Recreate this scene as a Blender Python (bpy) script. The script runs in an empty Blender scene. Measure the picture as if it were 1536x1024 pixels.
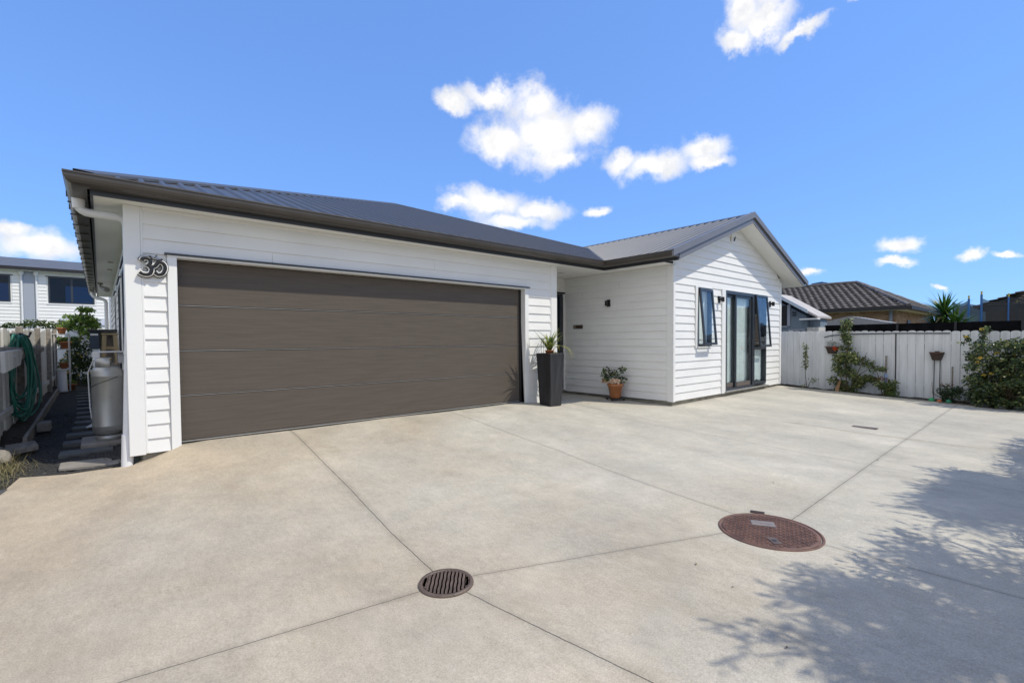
import bpy, bmesh, math, random
import numpy as np
from mathutils import Vector, Matrix
D = bpy.data; SC = bpy.context.scene; COL = SC.collection
V = Vector
# ------------------------------------------------------------------ camera
yaw, pit, roll = math.radians(41.1041), math.radians(1.5482), math.radians(-.4123)
fw = V((math.sin(yaw)*math.cos(pit), math.cos(yaw)*math.cos(pit), -math.sin(pit)))
rt = V((math.cos(yaw), -math.sin(yaw), 0)); up = rt.cross(fw)
r2 = rt*math.cos(roll)+up*math.sin(roll); u2 = -rt*math.sin(roll)+up*math.cos(roll)
cam = D.cameras.new('camera'); cam.lens = 707.78/1536*36; cam.sensor_width = 36; cam.sensor_fit = 'HORIZONTAL'
cam.shift_y = 17.98/1536; cam.clip_start = .05; cam.clip_end = 3000
co = D.objects.new('camera', cam); COL.objects.link(co)
M = Matrix((r2, u2, -fw)).transposed().to_4x4(); M.translation = V((-.6559, -6.3733, 1.1039)); co.matrix_world = M
SC.camera = co
SC.view_settings.view_transform = 'Standard'; SC.view_settings.look = 'None'
SC.view_settings.exposure = 0.51; SC.view_settings.gamma = 1
# ------------------------------------------------------------------ sun and sky
SUN = V((.28, -.38, .635)).normalized()
sl = D.lights.new('sun', 'SUN'); sl.energy = 2.65; sl.angle = math.radians(.53); sl.color = (1, .935, .79)
so = D.objects.new('sun', sl); COL.objects.link(so); so.rotation_euler = SUN.to_track_quat('Z', 'Y').to_euler()
W = D.worlds.new('World'); SC.world = W; W.use_nodes = True; wt = W.node_tree; wn = wt.nodes; wl = wt.links
wn.clear()
def N(nt, t, **k):
    n = nt.nodes.new(t)
    for a, b in k.items(): setattr(n, a, b)
    return n
sky = N(wt, 'ShaderNodeTexSky', sky_type='NISHITA', sun_disc=False, sun_elevation=math.asin(SUN.z),
        sun_rotation=math.atan2(SUN.x, SUN.y), air_density=1.0, dust_density=.15, ozone_density=1.6)
tc = N(wt, 'ShaderNodeTexCoord')
nz = N(wt, 'ShaderNodeTexNoise'); nz.inputs['Scale'].default_value = 7; nz.inputs['Detail'].default_value = 9; nz.inputs['Roughness'].default_value = .62
wl.new(tc.outputs['Generated'], nz.inputs['Vector'])
nz2 = N(wt, 'ShaderNodeTexNoise'); nz2.inputs['Scale'].default_value = 17; nz2.inputs['Detail'].default_value = 9; nz2.inputs['Roughness'].default_value = .65
wl.new(tc.outputs['Generated'], nz2.inputs['Vector'])
# clouds: (pixel-free) direction basis of each puff in the sky: azimuth right of north, elevation, half widths (radians), tilt
CL = []
def puff(az, el, ra, rb, tilt=0): CL.append((az, el, ra, rb, tilt))
puff(0.7862,0.4080,0.1011,0.0476,0.00)
puff(0.8826,0.4260,0.0589,0.0289,0.00)
puff(0.6885,0.3953,0.0618,0.0233,0.00)
puff(0.7588,0.4651,0.0595,0.0217,0.00)
puff(0.6754,0.4765,0.0520,0.0140,0.00)
puff(0.6060,0.4584,0.0372,0.0131,0.00)
puff(0.8206,0.3690,0.0641,0.0166,0.00)
puff(1.0146,0.3336,0.0655,0.0223,0.00)
puff(1.1014,0.3556,0.0469,0.0168,0.25)
puff(1.1134,0.3358,0.0424,0.0102,0.00)
puff(0.9561,0.3509,0.0370,0.0165,0.00)
puff(0.6735,0.2808,0.0834,0.0305,0.00)
puff(0.7714,0.2671,0.0644,0.0193,0.00)
puff(0.7222,0.2418,0.0815,0.0183,0.00)
puff(0.8930,0.2641,0.0314,0.0102,0.00)
puff(0.6107,0.2735,0.0402,0.0128,0.00)
puff(1.1754,0.5588,0.0290,0.0191,0.00)
puff(1.2085,0.5272,0.0436,0.0125,-0.25)
puff(1.1589,0.5173,0.0340,0.0111,0.00)
puff(1.2661,0.4984,0.0364,0.0072,0.10)
puff(1.2243,0.5557,0.0278,0.0102,0.00)
puff(1.3268,0.5243,0.0119,0.0058,0.00)
puff(1.4055,0.1493,0.0278,0.0137,0.00)
puff(1.3999,0.1245,0.0249,0.0075,0.00)
puff(1.4861,0.1265,0.0172,0.0089,0.00)
puff(1.4591,0.0851,0.0084,0.0051,0.00)
puff(1.2927,0.1146,0.0233,0.0070,0.00)
puff(1.5245,0.1252,0.0172,0.0048,0.00)
puff(-0.0680,0.1391,0.0593,0.0232,0.00)
puff(-0.1013,0.1581,0.0269,0.0130,0.00)
# unseen broad bright cloud, added behind the viewer to whiten the shade fill
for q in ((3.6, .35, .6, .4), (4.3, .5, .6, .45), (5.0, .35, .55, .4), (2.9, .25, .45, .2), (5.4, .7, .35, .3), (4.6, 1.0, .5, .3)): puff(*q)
warp = N(wt, 'ShaderNodeVectorMath', operation='SCALE'); warp.inputs['Scale'].default_value = .085
s05 = N(wt, 'ShaderNodeVectorMath', operation='SUBTRACT'); s05.inputs[1].default_value = (.5, .5, .5)
wl.new(nz.outputs['Color'], s05.inputs[0]); wl.new(s05.outputs[0], warp.inputs[0])
vv = N(wt, 'ShaderNodeVectorMath', operation='ADD'); wl.new(tc.outputs['Generated'], vv.inputs[0]); wl.new(warp.outputs[0], vv.inputs[1])
last = None
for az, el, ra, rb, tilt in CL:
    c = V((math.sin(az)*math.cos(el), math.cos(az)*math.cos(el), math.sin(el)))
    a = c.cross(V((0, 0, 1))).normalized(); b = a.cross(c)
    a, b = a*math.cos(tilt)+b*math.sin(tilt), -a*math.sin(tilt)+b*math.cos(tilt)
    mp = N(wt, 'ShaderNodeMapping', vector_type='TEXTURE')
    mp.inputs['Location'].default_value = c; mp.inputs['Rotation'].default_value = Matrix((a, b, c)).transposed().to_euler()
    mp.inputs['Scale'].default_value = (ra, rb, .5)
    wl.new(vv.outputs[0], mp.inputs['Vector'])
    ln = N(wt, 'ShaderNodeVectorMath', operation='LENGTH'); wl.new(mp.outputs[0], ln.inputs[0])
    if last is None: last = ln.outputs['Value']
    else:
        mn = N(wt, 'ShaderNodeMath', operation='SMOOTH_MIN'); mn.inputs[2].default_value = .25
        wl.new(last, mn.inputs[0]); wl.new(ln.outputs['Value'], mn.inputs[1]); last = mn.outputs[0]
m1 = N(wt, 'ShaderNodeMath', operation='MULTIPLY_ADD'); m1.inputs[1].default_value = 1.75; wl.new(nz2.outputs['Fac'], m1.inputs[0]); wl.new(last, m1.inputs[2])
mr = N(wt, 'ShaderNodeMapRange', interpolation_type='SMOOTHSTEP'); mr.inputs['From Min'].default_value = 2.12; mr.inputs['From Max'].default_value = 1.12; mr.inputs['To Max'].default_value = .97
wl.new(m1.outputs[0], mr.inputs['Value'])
hs = N(wt, 'ShaderNodeHueSaturation'); hs.inputs['Hue'].default_value = .515; hs.inputs['Saturation'].default_value = 1.05; hs.inputs['Value'].default_value = 1.0
wl.new(sky.outputs[0], hs.inputs['Color'])
gm = N(wt, 'ShaderNodeGamma'); gm.inputs['Gamma'].default_value = .42; wl.new(hs.outputs[0], gm.inputs['Color'])
tn = N(wt, 'ShaderNodeMix', data_type='RGBA', blend_type='MULTIPLY'); tn.inputs['Factor'].default_value = 1; tn.inputs[7].default_value = (1.19, 2.12, 3.7, 1); wl.new(gm.outputs[0], tn.inputs[6])
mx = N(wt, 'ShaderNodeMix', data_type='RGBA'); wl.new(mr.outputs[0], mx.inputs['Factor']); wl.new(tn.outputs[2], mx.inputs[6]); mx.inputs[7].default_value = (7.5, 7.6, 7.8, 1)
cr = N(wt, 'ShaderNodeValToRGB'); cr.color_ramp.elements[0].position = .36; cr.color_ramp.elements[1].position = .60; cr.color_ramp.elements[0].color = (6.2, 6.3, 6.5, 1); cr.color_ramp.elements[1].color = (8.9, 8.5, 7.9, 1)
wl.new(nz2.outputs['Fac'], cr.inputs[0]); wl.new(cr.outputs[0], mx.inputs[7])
bg = N(wt, 'ShaderNodeBackground'); bg.inputs['Strength'].default_value = .1
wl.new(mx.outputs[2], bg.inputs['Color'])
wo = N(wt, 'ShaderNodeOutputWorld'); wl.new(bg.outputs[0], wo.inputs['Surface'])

# ------------------------------------------------------------------ materials
def mat(name, col, rough=.6, var=0, vs=6, bump=0, bs=40, stretch=(1, 1, 1), spec=.5, metal=0, col2=None, detail=5, bdist=.01, coat=0, trans=0):
    m = D.materials.new(name); m.use_nodes = True; t = m.node_tree; p = t.nodes['Principled BSDF']
    p.inputs['Roughness'].default_value = rough; p.inputs['Metallic'].default_value = metal
    p.inputs['Specular IOR Level'].default_value = spec
    if coat: p.inputs['Coat Weight'].default_value = coat
    tcn = N(t, 'ShaderNodeTexCoord'); mp = N(t, 'ShaderNodeMapping'); mp.inputs['Scale'].default_value = stretch
    t.links.new(tcn.outputs['Object'], mp.inputs['Vector'])
    c4 = (*col, 1)
    p.inputs['Base Color'].default_value = c4
    if var or col2:
        n = N(t, 'ShaderNodeTexNoise'); n.inputs['Scale'].default_value = vs; n.inputs['Detail'].default_value = detail
        t.links.new(mp.outputs[0], n.inputs['Vector'])
        r = N(t, 'ShaderNodeValToRGB'); r.color_ramp.elements[0].position = .3; r.color_ramp.elements[1].position = .7
        a = tuple(x*(1-var) for x in col); b = tuple(x*(1+var) for x in (col2 or col))
        r.color_ramp.elements[0].color = (*a, 1); r.color_ramp.elements[1].color = (*b, 1)
        t.links.new(n.outputs['Fac'], r.inputs['Fac']); t.links.new(r.outputs[0], p.inputs['Base Color'])
        rr = N(t, 'ShaderNodeMapRange'); rr.inputs['To Min'].default_value = max(0, rough-.08); rr.inputs['To Max'].default_value = min(1, rough+.08)
        t.links.new(n.outputs['Fac'], rr.inputs['Value']); t.links.new(rr.outputs[0], p.inputs['Roughness'])
    if bump:
        n = N(t, 'ShaderNodeTexNoise'); n.inputs['Scale'].default_value = bs; n.inputs['Detail'].default_value = 4
        t.links.new(mp.outputs[0], n.inputs['Vector'])
        b = N(t, 'ShaderNodeBump'); b.inputs['Strength'].default_value = bump; b.inputs['Distance'].default_value = bdist
        t.links.new(n.outputs['Fac'], b.inputs['Height']); t.links.new(b.outputs[0], p.inputs['Normal'])
    if trans:
        out = t.nodes['Material Output']; tr = N(t, 'ShaderNodeBsdfTranslucent'); ms = N(t, 'ShaderNodeMixShader'); ms.inputs[0].default_value = trans
        src = p.inputs['Base Color'].links[0].from_socket if p.inputs['Base Color'].links else None
        if src: t.links.new(src, tr.inputs['Color'])
        else: tr.inputs['Color'].default_value = c4
        t.links.new(p.outputs[0], ms.inputs[1]); t.links.new(tr.outputs[0], ms.inputs[2]); t.links.new(ms.outputs[0], out.inputs['Surface'])
    return m
PAINT = mat('white_weatherboard_paint', (.77, .765, .745), .48, .035, 1.6, .15, 60, (1, 1, 2.5), bdist=.002, detail=8)
TRIM = mat('white_trim_paint', (.77, .767, .75), .4, .015, 2, .08, 60, bdist=.002)
SOFF = mat('soffit_paint', (.78, .78, .75), .6, .02, 1.5)
ROOF = mat('charcoal_roof_steel', (.060, .064, .078), .42, .10, 1.2, 0, spec=.5)
CAP = mat('ridge_flashing_steel', (.075, .078, .088), .4, .08, 2)
GUT = mat('bronze_gutter_steel', (.058, .050, .043), .35, .12, 2.5, spec=.5)
FASC = mat('slate_fascia_steel', (.045, .050, .058), .4, .06, 3)
BARGE = mat('grey_barge_steel', (.155, .155, .168), .45, .05, 2)
DOORM = mat('brown_garage_door_steel', (.100, .084, .070), .6, .10, 9, .32, 30, (.25, 1, 5), bdist=.003, detail=6, spec=.18)
FRAME = mat('charcoal_aluminium', (.030, .036, .045), .35, .05, 5)
PIT = mat('pit_shade_black', (.003, .003, .003), 1, spec=0)
BLACK = mat('matt_black', (.012, .012, .014), .5, .1, 5)
SEAL = mat('rubber_seal', (.015, .014, .014), .8)
STEELP = mat('pale_aluminium', (.45, .44, .42), .35, .1, 8, metal=.6)
FOUND = mat('foundation_concrete', (.27, .25, .20), .9, .35, 4, .6, 60)
CURT = mat('pale_curtain', (.80, .86, .85), .8, .06, 3, trans=.2)
PVC = mat('white_pvc', (.74, .74, .75), .35, .04, 4)
TERRA = mat('terracotta', (.42, .15, .055), .5, .22, 7, .15, 30)
PLAST = mat('slate_planter', (.022, .022, .025), .42, .5, 3.5, .25, 25, (6, 6, .35))
SOIL = mat('dark_soil', (.035, .027, .02), .95, .5, 20, 1, 50, bdist=.02)
RUST = mat('rusty_cast_iron', (.115, .058, .042), .6, .2, 9, .5, 90, col2=(.155, .080, .056))
IRON = mat('grey_cast_iron', (.11, .078, .06), .5, .3, 14, .4, 80)
IRONP = mat('plate_iron', (.20, .175, .165), .55, .2, 10)
FENCEW = mat('whitewashed_palings', (.68, .695, .71), .8, .11, 3, .5, 14, (4, 4, .5), bdist=.006)
FENCEG = mat('weathered_fence_boards', (.52, .51, .48), .85, .2, 3, .6, 14, (4, 4, .6), bdist=.006)
TIMB = mat('weathered_timber', (.24, .215, .185), .85, .3, 4, .6, 20, (5, .6, 5), bdist=.006)
STONE = mat('dark_stone_paver', (.085, .088, .085), .75, .3, 5, .5, 50)
STONEL = mat('grey_paver', (.23, .21, .185), .85, .2, 5, .5, 60)
GALV = mat('galvanised_steel', (.40, .40, .385), .42, .12, 5, .1, 20, metal=.65)
HOSE = mat('green_hose_rubber', (.02, .16, .115), .35, .2, 6)
BRICK = None
LEAFD = [mat('dark_leaf', (.022, .045, .014), .5, .5, 14, trans=.25), mat('mid_leaf', (.05, .09, .022), .5, .4, 14, trans=.3), mat('light_leaf', (.13, .17, .04), .5, .3, 14, trans=.35)]
LEAFG = [mat('fresh_green_leaf', (.15, .27, .045), .5, .35, 12, trans=.35), mat('lime_leaf', (.28, .38, .08), .5, .25, 12, trans=.35), mat('deep_leaf', (.035, .07, .015), .55, .4, 12, trans=.25)]
LEAFR = [mat('rose_leaf_dark', (.036, .062, .028), .38, .45, 16, trans=.2), mat('rose_leaf_mid', (.10, .15, .05), .4, .35, 16, trans=.3), mat('rose_leaf_olive', (.24, .26, .09), .45, .3, 16, trans=.3), mat('rose_leaf_red', (.20, .08, .04), .45, .3, 16, trans=.3)]
STEM = mat('woody_stem', (.11, .085, .045), .8, .3, 20)
YELF = mat('yellow_flower', (.60, .45, .08), .6, .2, 30, trans=.3)
PNKF = mat('peach_rose_petal', (.85, .66, .50), .6, .15, 30, trans=.3)
ORGF = mat('orange_flower', (.75, .13, .04), .6, .2, 30, trans=.3)
PLNT = [mat('strap_leaf_green', (.13, .19, .055), .45, .3, 10, trans=.3), mat('strap_leaf_yellow', (.36, .36, .09), .45, .3, 10, trans=.3)]
YUCC = [mat('yucca_green', (.045, .12, .025), .35, .3, 6, trans=.2), mat('yucca_light', (.14, .22, .05), .35, .3, 6, trans=.25), mat('yucca_dead', (.16, .12, .06), .8, .3, 6)]
DRY = [mat('dry_grass', (.30, .25, .13), .8, .3, 12, trans=.3), mat('dull_grass', (.16, .17, .08), .8, .3, 12, trans=.3)]
BLUEP = mat('blue_steel_pole', (.035, .14, .38), .35, .1, 5)
DARKP = mat('black_screen_cloth', (.006, .006, .007), .95, .6, 4, .6, 20, spec=.1)
def glass(name, tint=(.55, .62, .68)):
    m = D.materials.new(name); m.use_nodes = True; t = m.node_tree; t.nodes.remove(t.nodes['Principled BSDF'])
    g = N(t, 'ShaderNodeBsdfGlossy'); g.inputs['Roughness'].default_value = .015; g.inputs['Color'].default_value = (.9, .95, 1, 1)
    tr = N(t, 'ShaderNodeBsdfTransparent'); tr.inputs['Color'].default_value = (*tint, 1)
    lw = N(t, 'ShaderNodeLayerWeight'); lw.inputs['Blend'].default_value = .5
    pw = N(t, 'ShaderNodeMath', operation='POWER'); pw.inputs[1].default_value = 4; t.links.new(lw.outputs['Facing'], pw.inputs[0])
    ma = N(t, 'ShaderNodeMath', operation='MULTIPLY_ADD'); ma.inputs[1].default_value = .55; ma.inputs[2].default_value = .03; t.links.new(pw.outputs[0], ma.inputs[0])
    ms = N(t, 'ShaderNodeMixShader'); t.links.new(ma.outputs[0], ms.inputs[0]); t.links.new(tr.outputs[0], ms.inputs[1]); t.links.new(g.outputs[0], ms.inputs[2])
    t.links.new(ms.outputs[0], t.nodes['Material Output'].inputs['Surface']); return m
GLASS = glass('window_glass', (.96, .985, .98)); GLASSD = glass('dark_window_glass', (.55, .62, .7))
def mesh_cloth():
    m = D.materials.new('trampoline_net'); m.use_nodes = True; t = m.node_tree; p = t.nodes['Principled BSDF']
    p.inputs['Base Color'].default_value = (.03, .035, .04, 1); p.inputs['Roughness'].default_value = .8
    tr = N(t, 'ShaderNodeBsdfTransparent'); ms = N(t, 'ShaderNodeMixShader'); ms.inputs[0].default_value = .22
    t.links.new(p.outputs[0], ms.inputs[1]); t.links.new(tr.outputs[0], ms.inputs[2]); t.links.new(ms.outputs[0], t.nodes['Material Output'].inputs['Surface']); return m
NET = mesh_cloth()
def brickmat():
    m = D.materials.new('tan_brick'); m.use_nodes = True; t = m.node_tree; p = t.nodes['Principled BSDF']; p.inputs['Roughness'].default_value = .9
    tcn = N(t, 'ShaderNodeTexCoord'); sx = N(t, 'ShaderNodeSeparateXYZ'); cx = N(t, 'ShaderNodeCombineXYZ'); ad = N(t, 'ShaderNodeMath', operation='ADD')
    t.links.new(tcn.outputs['Object'], sx.inputs[0]); t.links.new(sx.outputs[0], ad.inputs[0]); t.links.new(sx.outputs[1], ad.inputs[1])
    t.links.new(ad.outputs[0], cx.inputs[0]); t.links.new(sx.outputs[2], cx.inputs[1])
    b = N(t, 'ShaderNodeTexBrick'); b.inputs['Scale'].default_value = 1; b.inputs['Brick Width'].default_value = .24; b.inputs['Row Height'].default_value = .086
    b.inputs['Mortar Size'].default_value = .008; b.inputs['Color1'].default_value = (.26, .135, .07, 1); b.inputs['Color2'].default_value = (.42, .26, .15, 1); b.inputs['Mortar'].default_value = (.30, .27, .22, 1)
    t.links.new(cx.outputs[0], b.inputs['Vector']); t.links.new(b.outputs['Color'], p.inputs['Base Color']); return m
BRICK = brickmat()
TILE = mat('brown_roof_tile', (.125, .112, .106), .75, .45, 5, .5, 40, detail=8)
SLATE = mat('grey_roof_sheet', (.10, .105, .12), .6, .15, 3)

# ------------------------------------------------------------------ ground height
CT = np.array([(-6.0, -0.5, -0.35), (-3.0, -1.5, -0.3), (-0.9, -0.1, -0.23), (-0.43, -0.05, -0.19), (-0.15, -0.03, -0.1), (0.0, -0.02, -0.03), (2.6, -0.02, -0.03), (5.2, -0.02, -0.03), (5.5, -0.05, -0.06), (6.0, -0.3, -0.09), (6.5, 0.6, -0.12), (7.6, 1.2, -0.14), (7.69, -1.6, -0.19), (10.4, -1.6, -0.17), (13.13, -1.6, -0.15), (13.75, -1.0, -0.2), (13.75, -2.3, -0.27), (13.75, -4.0, -0.33), (13.75, -6.5, -0.36), (1.1, -3.4, -0.29), (4.0, -3.5, -0.26), (2.0, -6.0, -0.26), (6.0, -6.0, -0.28), (9.0, -5.0, -0.3), (-2.0, -4.0, -0.27), (-0.6, -2.0, -0.25), (2.6, -1.7, -0.17), (5.0, -1.7, -0.17), (-6.0, -9.0, -0.25), (14.0, -12.0, -0.35), (4.0, -12.0, -0.25)], float)
WW = np.array([-0.015381, -0.002986, -0.022376, -0.119537, -0.094471, 0.265203, 0.020501, 0.064565, -0.022433, 0.016237, -0.022982, -0.010515, -0.006041, 0.009439, 0.075359, -0.01659, -0.042113, -0.013283, -0.005194, -0.028921, -0.013299, 0.009982, 0.001387, -0.010561, 0.010332, -0.008821, -0.01411, -0.016916, 0.00672, -0.000374, 0.007177, -0.273327])
def gz(x, y): return float(-(np.hypot(CT[:, 0]-x, CT[:, 1]-y)@WW[:-1])+WW[-1])

# ------------------------------------------------------------------ builders
LOC = {}
def thing(name, label, cat, loc, group=None):
    o = D.objects.new(name, None); COL.objects.link(o); o.location = loc; o.empty_display_size = .1
    o['label'] = label; o['category'] = cat
    if group: o['group'] = group
    LOC[o] = V(loc); return o
def wloc(o):
    while o is not None and o not in LOC: o = o.parent
    return LOC[o] if o is not None else V((0, 0, 0))
def tag(o, label, cat, group=None, kind=None):
    if label: o['label'] = label
    if cat: o['category'] = cat
    if group: o['group'] = group
    if kind: o['kind'] = kind
    return o
class MB:
    def __init__(s): s.v = []; s.f = []; s.mi = []; s.sm = []; s.m = 0; s.smooth = False
    def add(s, vs, fs):
        b = len(s.v); s.v += [tuple(v) for v in vs]
        for f in fs: s.f.append(tuple(b+i for i in f)); s.mi.append(s.m); s.sm.append(s.smooth)
    def box(s, x0, x1, y0, y1, z0, z1):
        s.add([(x0,y0,z0),(x1,y0,z0),(x1,y1,z0),(x0,y1,z0),(x0,y0,z1),(x1,y0,z1),(x1,y1,z1),(x0,y1,z1)],
              [(0,3,2,1),(4,5,6,7),(0,1,5,4),(1,2,6,5),(2,3,7,6),(3,0,4,7)])
        return s
    def prism(s, pts, a, b):                    # pts: loop of Vectors ; extruded from +a to +b (vectors)
        n = len(pts); vs = [V(p)+V(a) for p in pts]+[V(p)+V(b) for p in pts]
        s.add(vs, [tuple(range(n-1, -1, -1)), tuple(range(n, 2*n))]+[(i, (i+1) % n, n+(i+1) % n, n+i) for i in range(n)]); return s
    def quad(s, *p): s.add(p, [tuple(range(len(p)))]); return s
    def tube(s, pts, r, n=8, sq=(1, 1, 1), cap=True):
        pts = [V(p) for p in pts]; sm = s.smooth; s.smooth = True
        rs = r if isinstance(r, (list, tuple)) else [r]*len(pts); rings = []; a = None
        for i, p in enumerate(pts):
            d = (pts[min(i+1, len(pts)-1)]-pts[max(i-1, 0)]).normalized()
            if a is None: a = d.orthogonal().normalized()
            a = (a-d*a.dot(d)); a = a.normalized() if a.length > 1e-6 else d.orthogonal().normalized(); b = d.cross(a)
            rings.append([p+V(tuple(q*w for q, w in zip((a*math.cos(t)+b*math.sin(t))*rs[i], sq))) for t in [2*math.pi*k/n for k in range(n)]])
        vs = [q for rg in rings for q in rg]
        fs = [(i*n+k, i*n+(k+1) % n, (i+1)*n+(k+1) % n, (i+1)*n+k) for i in range(len(pts)-1) for k in range(n)]
        s.add(vs, fs); s.smooth = False
        if cap: s.add(rings[0], [tuple(range(n-1, -1, -1))]); s.add(rings[-1], [tuple(range(n))])
        s.smooth = sm; return s
    def lathe(s, c, prof, n=28, ph=0):
        c = V(c); sm = s.smooth; s.smooth = n > 8
        vs = [c+V((r*math.cos(ph+2*math.pi*k/n), r*math.sin(ph+2*math.pi*k/n), z)) for r, z in prof for k in range(n)]
        s.add(vs, [(i*n+k, i*n+(k+1) % n, (i+1)*n+(k+1) % n, (i+1)*n+k) for i in range(len(prof)-1) for k in range(n)]); s.smooth = sm; return s
    def build(s, name, mats, parent=None, bevel=0):
        L = wloc(parent) if parent else V((0, 0, 0))
        me = D.meshes.new(name); me.from_pydata([tuple(V(v)-L) for v in s.v], [], s.f)
        for m in (mats if isinstance(mats, list) else [mats]): me.materials.append(m)
        me.polygons.foreach_set('material_index', s.mi); me.polygons.foreach_set('use_smooth', s.sm); me.update()
        o = D.objects.new(name, me); COL.objects.link(o)
        if parent is not None: o.parent = parent
        if bevel:
            bm = bmesh.new(); bm.from_mesh(me); bmesh.ops.remove_doubles(bm, verts=bm.verts, dist=1e-5)
            bmesh.ops.bevel(bm, geom=[e for e in bm.edges if len(e.link_faces) == 2 and e.calc_face_angle(0) > .6], offset=bevel, segments=1, affect='EDGES', clamp_overlap=True)
            bm.to_mesh(me); bm.free()
        return o
def B(*a): return MB().box(*a)

def boxes_with_holes(a0, a1, z0, z1, holes):
    zs = sorted({z0, z1, *[z for h in holes for z in h[2:] if z0 < z < z1]}); out = []
    for za, zb in zip(zs, zs[1:]):
        zm = (za+zb)/2; xs = [(a0, a1)]
        for h in holes:
            if h[2] < zm < h[3]:
                n = []
                for p, q in xs:
                    if h[1] <= p or h[0] >= q: n.append((p, q)); continue
                    if h[0] > p: n.append((p, h[0]))
                    if h[1] < q: n.append((h[1], q))
                xs = n
        out += [(p, q, za, zb) for p, q in xs if q-p > .004]
    return out
def clad(mb, O, U, Nn, a0, a1, zc, zt, p, holes=(), clip=None, tb=.021, tt=.004, skip=.0):
    """lapped boards standing proud of the plane through O: U runs along the wall, Nn points out"""
    O, U, Nn = V(O), V(U), V(Nn); k = 0
    while zc+k*p < zt-.002:
        z0 = zc+k*p; z1 = min(z0+p, zt); k += 1
        j = random.uniform(-.0012, .0012)
        segs_ = []
        for q_ in boxes_with_holes(a0, a1, z0, z1, list(holes)):
            if q_[1]-q_[0] > 2.5 and (k*37) % 5 < 3: xj = q_[0]+(q_[1]-q_[0])*((k*.377) % .7+.15); segs_ += [(q_[0], xj, *q_[2:]), (xj+.0025, *q_[1:])]
            else: segs_.append(q_)
        for xa, xb, za, zb in segs_:
            la, lb, ua, ub = xa, xb, xa, xb
            if clip:
                c0, c1 = clip(za), clip(zb)
                if c0[0] >= c0[1]-.01: continue
                la, lb = max(xa, c0[0]), min(xb, c0[1]); ua, ub = max(xa, c1[0]), min(xb, c1[1])
                if lb <= la: continue
                if ub < ua: ua = ub = (ua+ub)/2
            t0 = tb-(tb-tt)*(za-z0)/p+j; t1 = tb-(tb-tt)*(zb-z0)/p+j
            P = lambda a, z, t: O+U*a+Nn*t+V((0, 0, z))
            mb.add([P(la, za, 0), P(lb, za, 0), P(lb, za, t0), P(la, za, t0), P(ua, zb, 0), P(ub, zb, 0), P(ub, zb, t1), P(ua, zb, t1)],
                   [(0, 3, 2, 1), (3, 7, 6, 2), (0, 4, 7, 3), (1, 2, 6, 5), (4, 5, 6, 7)])
def ribs(mb, O, U, S, Nn, u0, u1, lo, hi, per=.19, h=.026, w=(0, .115, .135, .170, .19)):
    O, U, S, Nn = V(O), V(U), V(S), V(Nn); hs_ = (0, 0, h, h, 0); us = []; u = u0
    while u < u1:
        for a, b in zip(w[:-1], hs_[:-1]): us.append((u+a, b))
        u += per
    us = [q for q in us if q[0] <= u1]+[(u1, 0)]
    for (a, ha), (b, hb) in zip(us, us[1:]):
        if b-a < 1e-4: continue
        l0, l1, h0, h1 = lo(a), lo(b), hi(a), hi(b)
        if h0 <= l0 and h1 <= l1: continue
        h0, h1 = max(h0, l0), max(h1, l1)
        P = lambda uu, ss, hh: O+U*uu+S*ss+Nn*hh
        mb.add([P(a, l0, ha), P(b, l1, hb), P(b, h1, hb), P(a, h0, ha)], [(0, 1, 2, 3)])

def leaf(mb, c, s, rng, asp=.5, d=None, droop=.3):
    if d is None:
        d = V((rng.gauss(0, 1), rng.gauss(0, 1), rng.gauss(0, .7)))
    d = d.normalized(); w = d.cross(V((rng.gauss(0, 1), rng.gauss(0, 1), rng.gauss(0, 1)))).normalized()
    n = d.cross(w); a = V(c); m = a+d*s*.5+n*s*.06; e = a+d*s-V((0, 0, s*droop*.3))
    mb.add([a, m+w*s*asp*.5, e, m-w*s*asp*.5], [(0, 1, 2, 3)])
def blob(mb, rng, c, r, n, s, mats=(0, 1, 2), asp=.5, shell=.5, w=None):
    c = V(c)
    for _ in range(n):
        while True:
            q = V((rng.uniform(-1, 1), rng.uniform(-1, 1), rng.uniform(-1, 1)))
            if q.length <= 1 and q.length > rng.random()*shell: break
        mb.m = rng.choices(mats, w)[0] if w else rng.choice(mats)
        leaf(mb, c+V((q.x*r[0], q.y*r[1], q.z*r[2])), s*rng.uniform(.6, 1.3), rng, asp)

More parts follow.
